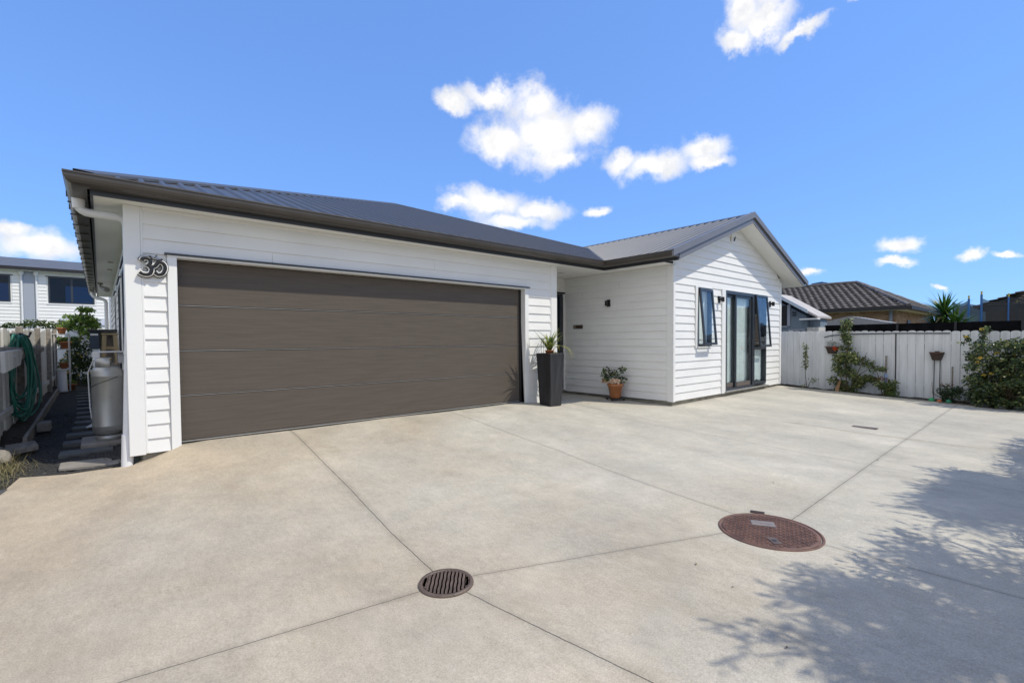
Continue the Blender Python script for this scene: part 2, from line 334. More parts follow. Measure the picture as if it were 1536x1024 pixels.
# ================================================================== GROUND
def concrete():
    m = D.materials.new('broomed_concrete'); m.use_nodes = True; t = m.node_tree; L = t.links; p = t.nodes['Principled BSDF']
    p.inputs['Roughness'].default_value = .82; p.inputs['Specular IOR Level'].default_value = .3
    tcn = N(t, 'ShaderNodeTexCoord'); co_ = tcn.outputs['Object']
    def noise(sc, det=5, ro=.55, st=None, rot=0):
        n = N(t, 'ShaderNodeTexNoise'); n.inputs['Scale'].default_value = sc; n.inputs['Detail'].default_value = det; n.inputs['Roughness'].default_value = ro
        if st:
            mp = N(t, 'ShaderNodeMapping'); mp.inputs['Scale'].default_value = st; mp.inputs['Rotation'].default_value = (0, 0, rot); L.new(co_, mp.inputs['Vector']); L.new(mp.outputs[0], n.inputs['Vector'])
        else: L.new(co_, n.inputs['Vector'])
        return n.outputs['Fac']
    def ramp(s, a, b, ca, cb):
        r = N(t, 'ShaderNodeValToRGB'); r.color_ramp.elements[0].position = a; r.color_ramp.elements[1].position = b
        r.color_ramp.elements[0].color = (*ca, 1); r.color_ramp.elements[1].color = (*cb, 1); L.new(s, r.inputs[0]); return r.outputs[0]
    def mul(a, b, f=1):
        x = N(t, 'ShaderNodeMix', data_type='RGBA', blend_type='MULTIPLY'); x.inputs['Factor'].default_value = f; L.new(a, x.inputs[6]); L.new(b, x.inputs[7]); return x.outputs[2]
    def math_(op, a, b=None, c=None):
        n = N(t, 'ShaderNodeMath', operation=op)
        for i, q in enumerate((a, b, c)):
            if q is None: continue
            if isinstance(q, (int, float)): n.inputs[i].default_value = q
            else: L.new(q, n.inputs[i])
        return n.outputs[0]
    sx = N(t, 'ShaderNodeSeparateXYZ'); L.new(co_, sx.inputs[0]); X, Y = sx.outputs[0], sx.outputs[1]
    # the slab poured by the left side is a warmer mix than the one on the right
    warm = math_('ADD', math_('MULTIPLY', X, -.16), math_('MULTIPLY', noise(.55, 4), 1.5))
    base = ramp(warm, .1, 1.15, (.525, .500, .432), (.485, .408, .305))
    c = mul(base, ramp(noise(1.1, 7, .62, (1, .55, 1), .5), .3, .72, (.80, .80, .81), (1.10, 1.09, 1.07)))
    c = mul(c, ramp(noise(5, 6, .6), .3, .75, (.90, .90, .90), (1.06, 1.05, 1.04)))
    st = noise(2.1, 6, .65, (.35, 1.3, 1), .25)
    c = mul(c, ramp(st, .60, .74, (1, 1, 1), (.80, .78, .75)), .4)
    c = mul(c, ramp(noise(120, 4, .8), .38, .64, (.80, .79, .77), (1.12, 1.12, 1.12)))
    c = mul(c, ramp(noise(38, 3, .7), .66, .76, (1, 1, 1), (.60, .56, .50)), .7)
    c = mul(c, ramp(noise(30, 5, .75, (1, .45, 1), .1), .35, .68, (.90, .895, .885), (1.05, 1.05, 1.05)))
    c = mul(c, ramp(noise(1.6, 8, .7, (1.2, .5, 1), .9), .56, .70, (1, 1, 1), (.84, .81, .76)), .5)
    c = mul(c, ramp(noise(.75, 3, .5), .58, .66, (1, 1, 1), (1.09, 1.09, 1.10)))
    # darker stain reaching over the slab from the right-hand side and by the walls
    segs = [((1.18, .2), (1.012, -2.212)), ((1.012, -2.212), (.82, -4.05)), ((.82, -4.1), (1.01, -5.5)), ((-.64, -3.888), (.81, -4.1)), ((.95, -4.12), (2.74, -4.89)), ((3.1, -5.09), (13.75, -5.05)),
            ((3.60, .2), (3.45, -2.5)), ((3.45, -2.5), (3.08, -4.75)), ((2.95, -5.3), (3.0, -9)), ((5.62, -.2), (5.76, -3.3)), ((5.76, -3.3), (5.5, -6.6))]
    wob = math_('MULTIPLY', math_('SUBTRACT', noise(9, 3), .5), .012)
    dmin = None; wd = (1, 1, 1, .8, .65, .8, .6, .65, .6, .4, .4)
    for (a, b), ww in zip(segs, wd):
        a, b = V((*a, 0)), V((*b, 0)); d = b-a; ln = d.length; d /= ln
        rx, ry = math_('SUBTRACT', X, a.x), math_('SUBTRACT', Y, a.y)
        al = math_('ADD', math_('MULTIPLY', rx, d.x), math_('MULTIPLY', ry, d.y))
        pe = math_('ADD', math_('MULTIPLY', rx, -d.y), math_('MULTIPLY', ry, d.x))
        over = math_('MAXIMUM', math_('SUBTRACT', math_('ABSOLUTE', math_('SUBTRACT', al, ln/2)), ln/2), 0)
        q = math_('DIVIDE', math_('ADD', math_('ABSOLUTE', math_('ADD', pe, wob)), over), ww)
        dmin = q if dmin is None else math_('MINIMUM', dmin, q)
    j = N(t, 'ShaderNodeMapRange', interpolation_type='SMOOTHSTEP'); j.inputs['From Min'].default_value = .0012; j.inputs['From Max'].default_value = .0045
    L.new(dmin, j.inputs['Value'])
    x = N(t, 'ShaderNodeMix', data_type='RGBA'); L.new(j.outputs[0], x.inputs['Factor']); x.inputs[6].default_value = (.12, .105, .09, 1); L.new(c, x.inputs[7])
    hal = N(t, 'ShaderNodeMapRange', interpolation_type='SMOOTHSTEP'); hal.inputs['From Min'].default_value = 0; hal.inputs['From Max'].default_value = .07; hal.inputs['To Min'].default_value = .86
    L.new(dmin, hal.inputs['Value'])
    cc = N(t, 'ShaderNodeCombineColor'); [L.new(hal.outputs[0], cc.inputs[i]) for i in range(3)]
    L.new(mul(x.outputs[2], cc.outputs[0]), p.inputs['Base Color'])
    # broom lines, grit and the joint groove
    wv = N(t, 'ShaderNodeTexWave', wave_type='BANDS', bands_direction='X'); wv.inputs['Scale'].default_value = 22; wv.inputs['Distortion'].default_value = 3; wv.inputs['Detail'].default_value = 3; wv.inputs['Detail Scale'].default_value = 2
    mp = N(t, 'ShaderNodeMapping'); mp.inputs['Rotation'].default_value = (0, 0, .06); L.new(co_, mp.inputs['Vector']); L.new(mp.outputs[0], wv.inputs['Vector'])
    h = math_('ADD', math_('MULTIPLY', wv.outputs['Fac'], .10), math_('MULTIPLY', noise(150, 3, .7), .8))
    h = math_('ADD', h, math_('MULTIPLY', noise(9, 4), .8)); h = math_('ADD', h, math_('MULTIPLY', j.outputs[0], 1.2))
    b = N(t, 'ShaderNodeBump'); b.inputs['Strength'].default_value = .5; b.inputs['Distance'].default_value = .005
    L.new(h, b.inputs['Height']); L.new(b.outputs[0], p.inputs['Normal'])
    return m
CONC = concrete()
def ytop(x):
    if x < -1.29: return max(.365-(-1.29-x)*6.5, -3.5)
    if x < -.43:
        k = [(-1.29, .365), (-1.12, .27), (-.94, .17), (-.7, .12), (-.55, .06), (-.43, .0)]
        for (a, p), (b, q) in zip(k, k[1:]):
            if a <= x <= b: return p+(q-p)*(x-a)/(b-a)
    if x < 6.03: return .16
    if x < 7.69: return 1.32
    if x < 13.13: return -1.5
    return 4.0
xs = [-8, -6, -4, -3, -2.4, -2.0, -1.75, -1.6, -1.45, -1.38, -1.33, -1.29]+[-1.29+.0860*i for i in range(1, 11)]
xs += list(np.arange(-.25, 6.03, .25))+[6.029, 6.031]+list(np.arange(6.25, 7.6, .25))+[7.689, 7.691]+list(np.arange(8, 13.1, .4))+[13.129, 13.131, 13.4, 13.72]
xs = sorted(float(x) for x in xs); mb = MB(); mb.smooth = True; rows = 61
def ys(x):
    yt = ytop(x); return [yt-(yt+16)*(i/(rows-1))**1.8 for i in range(rows)]
vs = []
for x in xs:
    for y in ys(x):
        z = gz(x, min(y, .3 if x > 6.03 else .12) if x > -.5 else y)
        vs.append((x, y, z))
fs = [(i*rows+j, (i+1)*rows+j, (i+1)*rows+j+1, i*rows+j+1) for i in range(len(xs)-1) for j in range(rows-1)]
mb.add(vs, fs); mb.smooth = False
for i in range(len(xs)-1):      # slab edge
    if xs[i] < -.3:
        a, b = V(vs[i*rows]), V(vs[(i+1)*rows]); mb.quad(a, b, b-V((0, 0, .12)), a-V((0, 0, .12)))
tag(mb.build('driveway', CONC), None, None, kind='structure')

GRASS = mat('rough_lawn', (.07, .09, .03), .9, .4, 3, .6, 30, col2=(.12, .12, .05), bdist=.03)
g = MB(); R_ = 900
g.add([(-R_, -R_, -.62), (R_, -R_, -.62), (R_, R_, -.62), (-R_, R_, -.62)], [(0, 1, 2, 3)])
tag(g.build('ground', GRASS), None, None, kind='structure')
MULCH = mat('black_mulch', (.020, .019, .019), .95, .6, 45, 1, 70, col2=(.045, .042, .040), bdist=.03, detail=8)
def sheet(name, x0, x1, y0, y1, zf, m, nx=14, ny=60, amp=.015, seed=3):
    r = random.Random(seed); mb = MB(); mb.smooth = True
    X = [x0+(x1-x0)*i/nx for i in range(nx+1)]; Y = [y0+(y1-y0)*j/ny for j in range(ny+1)]
    mb.add([(x, y, zf(x, y)+r.uniform(-amp, amp)) for x in X for y in Y], [(i*(ny+1)+j, (i+1)*(ny+1)+j, (i+1)*(ny+1)+j+1, i*(ny+1)+j+1) for i in range(nx) for j in range(ny)])
    o = mb.build(name, m); tag(o, None, None, kind='structure'); return o
def gpass(x, y): return gz(x, min(y, .6))*max(0, 1-max(0, y-.6)/3)+-.155*min(1, max(0, y-.6)/3)-.012
def gside(x, y):
    yt = ytop(x) if x < -.43 else 0
    return gpass(x, y)-(.09 if y < yt-.02 else 0)
sheet('mulch_bed', -1.62, -.40, -.9, 13.2, gside, MULCH, 22, 150, .012)
SOILR = mat('garden_soil', (.06, .048, .036), .95, .5, 18, 1, 40, bdist=.03)
sheet('garden_bed', 13.25, 13.80, -14, -1.0, lambda x, y: gz(min(x, 13.7), y)+.012+.03*(x > 13.4), SOILR, 8, 120, .014, 5)

# ================================================================== THE HOUSE
XS = -.366      # passage wall, set back behind the front corner
XL, XR, WX, WX2, WY, YB = -.426, 6.03, 7.69, 13.13, -1.544, 1.281
ZC, ZS, PP = -.072, 2.5475, .1526
ZW = -.096
XG, XGR, YG, ZG, PT = 6.98, 13.94, -.455, 2.69, .36
house = thing('house', 'white weatherboard bungalow with charcoal metal roof, brown double garage door and gabled wing', 'house', (4, 4, -.2))
w = MB()
def wall(mb, ax, pos, th, a0, a1, z0, z1, holes=()):
    for p, q, za, zb in boxes_with_holes(a0, a1, z0, z1, list(holes)):
        if ax == 'y': mb.box(p, q, min(pos, pos+th), max(pos, pos+th), za, zb)
        else: mb.box(min(pos, pos+th), max(pos, pos+th), p, q, za, zb)
# backing walls
GH = [(0, 5.2, -9, 2.04)]
wall(w, 'y', 0, .03, XL, XS, ZC, ZS+.06)
wall(w, 'y', 0, .12, XS, XR, ZC, ZS+.06, GH)
wall(w, 'x', XR-.12, .118, .122, YB-.002, ZC, ZS+.06)
DH = [(7.02, 7.64, -.09, 2.20)]
wall(w, 'y', YB, .12, XR, WX, ZC, ZS+.06, DH)
wall(w, 'x', WX, .12, WY+.002, YB-.002, ZW, ZS+.06)
SH = [(1.6, 2.7, .6, 2.16), (3.4, 4.7, .6, 2.10), (6.2, 7.2, .9, 2.10)]
wall(w, 'x', XS, .12, .122, 12.75, ZC, ZS+.06, SH)
GW = [(8.61, 9.215, .955, 2.17), (9.855, 12.14, -.07, 2.19)]
wall(w, 'y', WY, .12, WX, WX2, ZW, 2.45, GW)
w.prism([(WX, WY, 2.452), (WX2, WY, 2.452), (WX2, WY, 2.64), (10.41, WY, 3.68), (WX, WY, 2.69)], (0, 0, 0), (0, .12, 0))
wall(w, 'x', WX2-.12, .12, WY+.122, 8, ZW, 2.62)
w.box(XS, 12.3, 12.6, 12.75, -.2, ZS)
clad(w, (0, 0, 0), (1, 0, 0), (0, -1, 0), XL+.135, XR-.155, ZC, ZS-.035, PP, [(-.09, 5.29, -9, 2.085)])
clad(w, (0, YB, 0), (1, 0, 0), (0, -1, 0), XR, WX-.02, ZC, ZS, PP, [(6.99, 7.66, -9, 2.235)])
clad(w, (WX, 0, 0), (0, -1, 0), (-1, 0, 0), -YB+.02, -WY-.125, ZW, ZS-.004, PP)
clad(w, (XS, 0, 0), (0, -1, 0), (-1, 0, 0), -12.7, -.125, ZC, ZS, PP, [(-b-.06, -a+.06, z0-.05, z1+.05) for a, b, z0, z1 in SH])
def gclip(z):
    return (max(WX, XG+(z-2.446)/PT), min(WX2, 10.41+(3.685-z)/PT))
clad(w, (0, WY, 0), (1, 0, 0), (0, -1, 0), WX+.055, WX2-.10, ZW, 3.66, PP, [(8.51, 9.215, .92, 2.20), (9.68, 12.16, -9, 2.215)], gclip)
w.build('wall', PAINT, house)
# foundation
f = MB(); f.box(XS+.03, -.02, .03, .12, -.5, ZC); f.box(5.22, XR-.03, .03, .12, -.5, ZC)
f.box(-.02, 5.22, .06, .14, -.5, -.035)
f.box(XR-.1, WX+.03, YB+.03, YB+.12, -.5, ZC); f.box(WX+.03, WX+.15, WY+.03, YB+.03, -.5, ZW); f.box(WX+.15, WX2-.03, WY+.03, WY+.15, -.5, ZW)
f.box(WX2-.12, WX2-.03, WY+.15, 8, -.5, ZW); f.box(XS+.03, XS+.12, .12, 12.7, -.5, ZC)
f.build('foundation', FOUND, house)
# corner boards and scribers
def part(name, m, *bx, bevel=.003, parent=None):
    mb = MB()
    for b in bx: mb.box(*b)
    return mb.build(name, m, parent or house, bevel)
part('corner_board', TRIM, (XL-.022, XL+.115, -.026, .0, ZC-.012, ZS-.002), (XL-.022, XL, .0, .02, ZC-.012, ZS-.002), (XL+.1155, XL+.135, -.021, .0, ZC, ZS-.002))
part('corner_board', TRIM, (XR-.135, XR+.022, -.026, 0, ZC, ZS-.002), (XR, XR+.022, 0, .1, ZC, ZS-.002), (XR-.155, XR-.1355, -.02, 0, ZC, ZS-.002))
part('corner_board', TRIM, (WX-.026, WX+.05, WY-.026, WY, ZW-.012, 2.53), (WX-.026, WX, WY, WY+.11, ZW-.012, ZS-.003), (WX-.020, WX, WY+.1105, WY+.125, ZW, ZS-.003))
part('corner_board', TRIM, (WX2-.085, WX2+.022, WY-.026, WY, ZW-.012, 2.60), (WX2, WX2+.022, WY, WY+.1, ZW-.012, 2.6), (WX2-.10, WX2-.0855, WY-.020, WY, ZW, 2.6))
part('eave_moulding', TRIM, (XL+.135, XR-.155, -.022, 0, ZS-.035, ZS-.001), bevel=.002)
part('corner_board', TRIM, (WX-.04, WX, YB-.022, YB, ZC, ZS-.002))

# soffits
s = MB()
s.box(XL-.262, XG+.262, YG+.205, .0, ZS, ZS+.012); s.box(XR, WX, .0005, YB, ZS, ZS+.012); s.box(XG+.262, WX, WY, -.0005, ZS, ZS+.012)
s.box(XL-.262, XS, .0005, 12.9, ZS, ZS+.012)
for x0, x1, za, zb in ((XG+.262, 10.41, None, None), (10.41, 13.7, None, None)):
    zf = (lambda x: 2.455+PT*(x-XG)) if x1 == 10.41 else (lambda x: 3.6898-PT*(x-10.41))
    s.prism([(x0, 0, zf(x0)), (x1, 0, zf(x1)), (x1, 0, zf(x1)+.012), (x0, 0, zf(x0)+.012)], (0, -1.915, 0), (0, WY-.0005, 0))
s.prism([(13.13, 0, 2.712), (13.70, 0, 2.507), (13.70, 0, 2.519), (13.13, 0, 2.724)], (0, WY, 0), (0, 8, 0))
s.build('soffit', SOFF, house)
for y in (4.65, 5.75): part('soffit_vent', mat('vent_slot', (.3, .26, .2), .8), (-.52, -.445, y-.05, y+.05, ZS-.006, ZS-.0005), bevel=0)
part('soffit_vent', mat('porch_light_rim', (.5, .5, .48), .5), (6.75, 6.87, .5, .62, ZS-.006, ZS-.0005), bevel=0)

# gutters + fascia: swept profile (q inward from the lip, z)
def sweep(mb, path, prof, closed=False):
    rows_ = []
    for q, z in prof: rows_.append([p(q, z) for p in path])
    n = len(path); base = len(mb.v); mb.v += [tuple(v) for r in rows_ for v in r]
    m = len(prof)
    for i in range(m if closed else m-1):
        for k in range(n-1):
            mb.f.append((base+i*n+k, base+i*n+k+1, base+((i+1) % m)*n+k+1, base+((i+1) % m)*n+k)); mb.mi.append(mb.m); mb.sm.append(mb.smooth)
LX = XL-.455
path = [lambda q, z: V((LX+q, 13.1, z)), lambda q, z: V((LX+q, YG+q, z)), lambda q, z: V((XG+q*1.1, YG+q, z)), lambda q, z: V((XG+q*1.1, -1.955, z))]
GP = [(.012, ZG-.012), (.012, ZG), (0, ZG), (-.002, ZG-.014), (.006, ZG-.018), (.008, ZG-.05), (.016, ZG-.075), (.032, ZG-.094), (.055, ZG-.104), (.10, ZG-.108), (.165, ZG-.110), (.165, ZG-.02)]
g = MB(); g.smooth = False; sweep(g, path, GP)
g.prism([(XG+q*1.1, -1.955, z) for q, z in GP[1:]], (0, 0, 0), (0, -.004, 0))
g.build('gutter', GUT, house)
f = MB(); FP = [(.185, ZG-.01), (.185, ZS-.012), (.207, ZS-.012), (.207, ZG-.01)]
path2 = [path[0], path[1], lambda q, z: V((XG+q*1.265, YG+q, z)), lambda q, z: V((XG+q*1.265, -1.912, z))]
sweep(f, path2, FP, True); f.prism([(XG+.185*1.265, -1.912, ZS-.012), (XG+.207*1.265, -1.912, ZS-.012), (XG+.207*1.265, -1.912, ZG-.01), (XG+.185*1.265, -1.912, ZG-.01)], (0, 0, 0), (0, -.003, 0))
f.build('fascia', FASC, house)
for i in range(20):      # external gutter clips on the passage side
    y = .35+i*.62
    part('gutter_bracket', GUT, (LX-.006, LX+.004, y, y+.025, ZG-.06, ZG+.004), (LX+.004, LX+.15, y, y+.025, ZG-.118, ZG-.106), bevel=0)

# roof
def nrm(S, U): n = V(S).cross(V(U)).normalized(); return n if n.z > 0 else -n
r = MB(); dz = -.034; APX = (5.94, 6.37, 5.145)
k = math.sqrt(1+PT*PT)
HD = 6.825
S1 = V((0, 1, PT))
ribs(r, (LX, YG, ZG+dz), (1, 0, 0), S1, nrm(S1, (1, 0, 0)), .05, 11.0,
     lambda u: max(.03, u-(XG-LX)), lambda u: min(u, 2*HD-u) if u < HD*2 else 0)
S2 = V((1, 0, PT)); e0 = -1.93
def wlo(u): y = e0+u; return max(.03, min(y-YG, 2.896))
ribs(r, (XG, e0, ZG+dz), (0, 1, 0), S2, nrm(S2, (0, 1, 0)), .0, 11.5, wlo, lambda u: 3.43)
S3 = V((-1, 0, PT))
ribs(r, (XGR, e0, ZG+dz-.035), (0, 1, 0), S3, nrm(S3, (0, 1, 0)), 0, 11.5, lambda u: .02, lambda u: 3.53)
# the passage-side and rear planes
ribs(r, (LX, YG, ZG+dz), (0, 1, 0), S2, nrm(S2, (0, 1, 0)), .05, 2*HD, lambda u: .03, lambda u: min(u, 2*HD-u))
ribs(r, (LX, YG+2*HD, ZG+dz), (1, 0, 0), V((0, -1, PT)), nrm((0, -1, PT), (1, 0, 0)), .05, 2*HD, lambda u: .03, lambda u: min(u, 2*HD-u))
ribs(r, (LX+2*HD, YG, ZG+dz), (0, 1, 0), S3, nrm(S3, (0, 1, 0)), 3.0, 2*HD, lambda u: .03, lambda u: min(u, 2*HD-u))
roof = r.build('roof', ROOF, house)
def cap(a, b, d1, d2, wd=.15, parent=roof, m=CAP, rise=.012):
    a, b = V(a), V(b); mb = MB(); d1, d2 = V(d1)*wd, V(d2)*wd; t = (b-a).normalized()
    off = [d1-V((0, 0, .028)), d1, V((0, 0, rise)), d2, d2-V((0, 0, .028))]
    mb.add([a+o for o in off]+[b+o for o in off], [(i, i+1, i+6, i+5) for i in range(4)]); mb.quad(*[a+o for o in off]); mb.quad(*[b+o for o in off])
    return mb.build('ridge_cap', m, parent)
cap((LX+.07, YG+.07, ZG+.026), APX, (0, 1, .0), (1, 0, .0))           # front-left hip
cap(APX, (9.87, 2.44, 3.735), (0, 1, 0), (-1, 0, 0), wd=.11, rise=.008)
cap((10.41, -1.93, 3.915), (10.41, 8.5, 3.915), (-1, 0, -PT), (1, 0, -PT), rise=.006)
v_ = MB(); v_.quad((XG+.02, YG+.05, ZG-.01), (XG+.09, YG+.05, ZG+.012), (9.90, 2.40, 3.735), (9.83, 2.44, 3.735)); v_.build('valley_flashing', BLACK, roof)
# barge boards on the gable
def barge(y0, y1, top, bot, xa, xb, m, name):
    mb = MB(); rl = lambda x: ZG+PT*(x-XG)
    rr_ = lambda x: 3.925-PT*(x-10.41)
    ap = 10.41
    mb.prism([(xa, 0, rl(xa)-bot), (ap, 0, rl(ap)-bot-.002), (ap, 0, rl(ap)-top+.002), (xa, 0, rl(xa)-top)], (0, y0, 0), (0, y1, 0))
    mb.prism([(ap, 0, rr_(ap)-bot-.002), (xb, 0, rr_(xb)-bot), (xb, 0, rr_(xb)-top), (ap, 0, rr_(ap)-top+.002)], (0, y0, 0), (0, y1, 0))
    mb.build(name, m, house)
barge(-1.968, -1.93, -.004, .112, XG+.004, XGR, BARGE, 'barge_flashing')
barge(-1.93, -1.916, .125, .235, XG+.262, 13.72, BARGE, 'barge_board')
t = MB(); t.prism([(XG+.01, 0, ZG+.006), (10.41, 0, 3.926), (10.41, 0, 3.932), (XG+.01, 0, ZG+.012)], (0, -1.966, 0), (0, -1.86, 0))
t.prism([(10.41, 0, 3.930), (XGR, 0, 2.659), (XGR, 0, 2.665), (10.41, 0, 3.936)], (0, -1.966, 0), (0, -1.86, 0)); t.build('barge_flashing', BARGE, house)
f = MB(); f.box(13.70, 13.72, -1.912, 8, 2.50, 2.66); f.build('fascia', FASC, house)
g = MB(); g.smooth = False; g.prism([(13.72, 0, 2.56), (13.83, 0, 2.565), (13.87, 0, 2.60), (13.88, 0, 2.655), (13.72, 0, 2.655)], (0, -1.925, 0), (0, 8, 0)); g.build('gutter', GUT, house)

# garage door and trims
gd = MB().box(.012, 5.157, .112, .15, -.012, 2.035).build('garage_door', BLACK, house)
for i in range(4):
    z0 = .0+i*.51; z1 = z0+.501
    mb = MB(); mb.prism([(0, .108, z0), (0, .086, z0+.006), (0, .086, z1-.006), (0, .108, z1)], (.014, 0, 0), (5.15, 0, 0))
    mb.build('door_panel', DOORM, gd)
part('seam_strip', STEELP, *[(.014, 5.15, .0875, .107, z-.0026, z+.0026) for z in (.507, 1.017, 1.527)], bevel=0, parent=gd)
part('bottom_strip', STEELP, (.014, 5.15, .084, .112, -.016, -.003), bevel=0, parent=gd)
part('door_seal', SEAL, (5.158, 5.199, .075, .11, -.03, 2.035), bevel=0, parent=gd)
part('architrave', TRIM, (-.088, .0, -.036, .0, -.13, 2.04), (-.018, .0, .0, .11, -.06, 2.04))
part('architrave', TRIM, (5.2, 5.29, -.036, .0, -.06, 2.04), (5.2, 5.218, .0, .11, -.04, 2.04))
part('door_head', TRIM, (-.088, 5.29, -.040, .0, 2.04, 2.062), (-.017, 5.217, .0, .11, 2.037, 2.0395))
part('head_flashing', FASC, (-.11, 5.305, -.062, .0, 2.0635, 2.082), bevel=0)

# porch door (dark frame beside the wing)
dr = part('front_door', FRAME, (7.03, 7.63, YB+.02, YB+.06, -.075, .01), (7.03, 7.63, YB+.02, YB+.06, 2.13, 2.19), (7.53, 7.63, YB-.01, YB+.06, .01, 2.13), (7.03, 7.10, YB+.02, YB+.06, .01, 2.13))
part('pane', GLASSD, (7.10, 7.53, YB+.035, YB+.042, .01, 2.13), bevel=0, parent=dr)
part('curtain', CURT, (7.08, 7.55, YB+.09, YB+.10, .0, 2.15), bevel=0, parent=dr)
part('head_flashing', BLACK, (6.98, 7.675, YB-.045, YB, 2.20, 2.232), bevel=0)
part('architrave', TRIM, (7.632, 7.668, YB-.03, YB, -.07, 2.198))
part('door_sill', STONEL, (6.95, 7.67, YB-.05, YB+.02, -.10, -.078))

# windows on the gable
def curtain(mb, x0, x1, y, z0, z1, seed, fold=.006, n=60, rag=0):
    r = random.Random(seed); ph = r.uniform(0, 6); mb.smooth = True; vs = []
    for i in range(n+1):
        x = x0+(x1-x0)*i/n; a = fold*(math.sin(ph+i*.62)+.5*math.sin(ph*2+i*.31))
        vs += [(x, y+a*.6, z0+rag*(.5+.5*math.sin(i*.2+ph))), (x, y+a, z1)]
    mb.add(vs, [(2*i, 2*i+2, 2*i+3, 2*i+1) for i in range(n)]); mb.smooth = False
def frame_boxes(x0, x1, z0, z1, w_, y0, y1): return [(x0, x1, y0, y1, z0, z0+w_), (x0, x1, y0, y1, z1-w_, z1), (x0, x0+w_, y0, y1, z0+w_, z1-w_), (x1-w_, x1, y0, y1, z0+w_, z1-w_)]
def tilted(parent, x0, x1, z0, z1, out, name='sash'):
    """awning sash hinged at its head, pushed out at the foot"""
    y = WY-.03; h = z1-z0; a = math.asin(out/h); rot = lambda v: V((v[0], y-(z1-v[2])*math.sin(a)-(y-v[1])*math.cos(a), z1-(z1-v[2])*math.cos(a)+(y-v[1])*math.sin(a)))
    mb = MB()
    for b in frame_boxes(x0, x1, z0, z1, .05, y-.035, y): mb.box(*b)
    mb.v = [tuple(rot(v)) for v in mb.v]; s_ = mb.build(name, FRAME, parent, .003)
    mb = MB().box(x0+.045, x1-.045, y-.022, y-.016, z0+.045, z1-.045); mb.v = [tuple(rot(v)) for v in mb.v]; mb.build('pane', GLASS, s_)
    mb = MB()
    for x in (x0+.015,): mb.box(x, x+.012, y-out+.01, y+.03, z0+.10, z0+.118)
    mb.build('stay', STEELP, s_)
wnd = part('window', FRAME, *frame_boxes(8.61, 9.215, .955, 2.17, .05, WY-.028, WY+.05))
tilted(wnd, 8.64, 9.19, .98, 2.15, .105)
mb = MB(); curtain(mb, 8.62, 9.21, WY+.062, .96, 2.16, 3); mb.build('curtain', CURT, wnd)
part('architrave', TRIM, (8.515, 8.609, WY-.034, WY, .925, 2.20), (8.609, 9.215, WY-.03, WY, .925, .953), (8.609, 9.215, WY-.034, WY, 2.172, 2.2))
sd = part('sliding_door', FRAME, (9.855, 9.93, WY-.03, WY+.08, -.05, 2.19), (11.30, 11.42, WY-.03, WY+.08, -.05, 2.19), (9.93, 11.30, WY-.03, WY+.08, 2.12, 2.19), (9.93, 11.30, WY-.03, WY+.1, -.06, -.01), (12.085, 12.14, WY-.03, WY+.08, .0, 2.19),
          (11.42, 12.085, WY-.03, WY+.08, 2.13, 2.19), (11.42, 12.085, WY-.03, WY+.08, .84, .90), (11.42, 12.085, WY-.03, WY+.08, -.02, .04))
for n_, (x0, x1, y) in (('door_leaf', (9.93, 10.48, WY+.045)), ('door_leaf', (10.42, 11.30, WY+.0))):
    lf = part(n_, FRAME, (x0, x1, y, y+.035, -.01, .10), (x0, x1, y, y+.035, 2.06, 2.12), (x0, x0+.07, y, y+.035, .10, 2.06), (x1-.07, x1, y, y+.035, .10, 2.06), parent=sd)
    part('kick_rail', mat('brown_rail', (.12, .10, .09), .5), (x0+.07, x1-.07, y-.004, y-.001, .0, .10), bevel=0, parent=lf)
    part('pane', GLASS, (x0+.065, x1-.065, y+.014, y+.02, .095, 2.065), bevel=0, parent=lf)
part('pane', GLASS, (11.42, 12.085, WY+.03, WY+.036, .04, .84), bevel=0, parent=sd)
tilted(sd, 11.43, 12.12, .90, 2.18, .105, 'awning_sash')
mb = MB(); curtain(mb, 9.93, 11.30, WY+.098, .02, 2.11, 5, n=130); mb.build('curtain', CURT, sd)
mb = MB(); curtain(mb, 11.42, 12.085, WY+.07, .06, .88, 8, rag=.03); mb.build('curtain', CURT, sd)
mb = MB()
for i in range(22): mb.prism([(0, WY+.055, .96+i*.035), (0, WY+.08, .975+i*.035), (0, WY+.08, .979+i*.035), (0, WY+.055, .964+i*.035)], (11.50, 0, 0), (12.05, 0, 0))
mb.build('blind', mat('brown_blind', (.10, .075, .06), .5), sd)
part('architrave', TRIM, (9.68, 9.854, WY-.036, WY, -.10, 2.215), (9.855, 12.16, WY-.032, WY, 2.192, 2.215))
part('door_sill', STEELP, (9.82, 12.2, WY-.07, WY-.004, -.085, -.058))
# inside of the wing: dark room box behind the panes
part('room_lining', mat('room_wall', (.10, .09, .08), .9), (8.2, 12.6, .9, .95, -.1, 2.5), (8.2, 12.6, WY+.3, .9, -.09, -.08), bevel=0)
# side windows in the passage wall
for a, b, z0, z1 in SH:
    wn_ = part('window', FRAME, (XS-.03, XS+.05, a, b, z0, z0+.05), (XS-.03, XS+.05, a, b, z1-.05, z1), (XS-.03, XS+.05, a, a+.05, z0+.05, z1-.05), (XS-.03, XS+.05, b-.05, b, z0+.05, z1-.05), (XS-.028, XS+.045, (a+b)/2-.025, (a+b)/2+.025, z0+.05, z1-.05))
    part('pane', GLASSD, (XS+.0, XS+.006, a+.05, b-.05, z0+.05, z1-.05), bevel=0, parent=wn_)
    part('architrave', TRIM, (XS-.03, XS, a-.06, a-.001, z0-.05, z1+.05), (XS-.03, XS, b+.001, b+.06, z0-.05, z1+.05), (XS-.03, XS, a-.001, b+.001, z1+.001, z1+.05), (XS-.03, XS, a-.001, b+.001, z0-.05, z0-.001))
    part('head_flashing', BLACK, (XS-.05, XS, a-.08, b+.08, z1+.051, z1+.066), bevel=0)

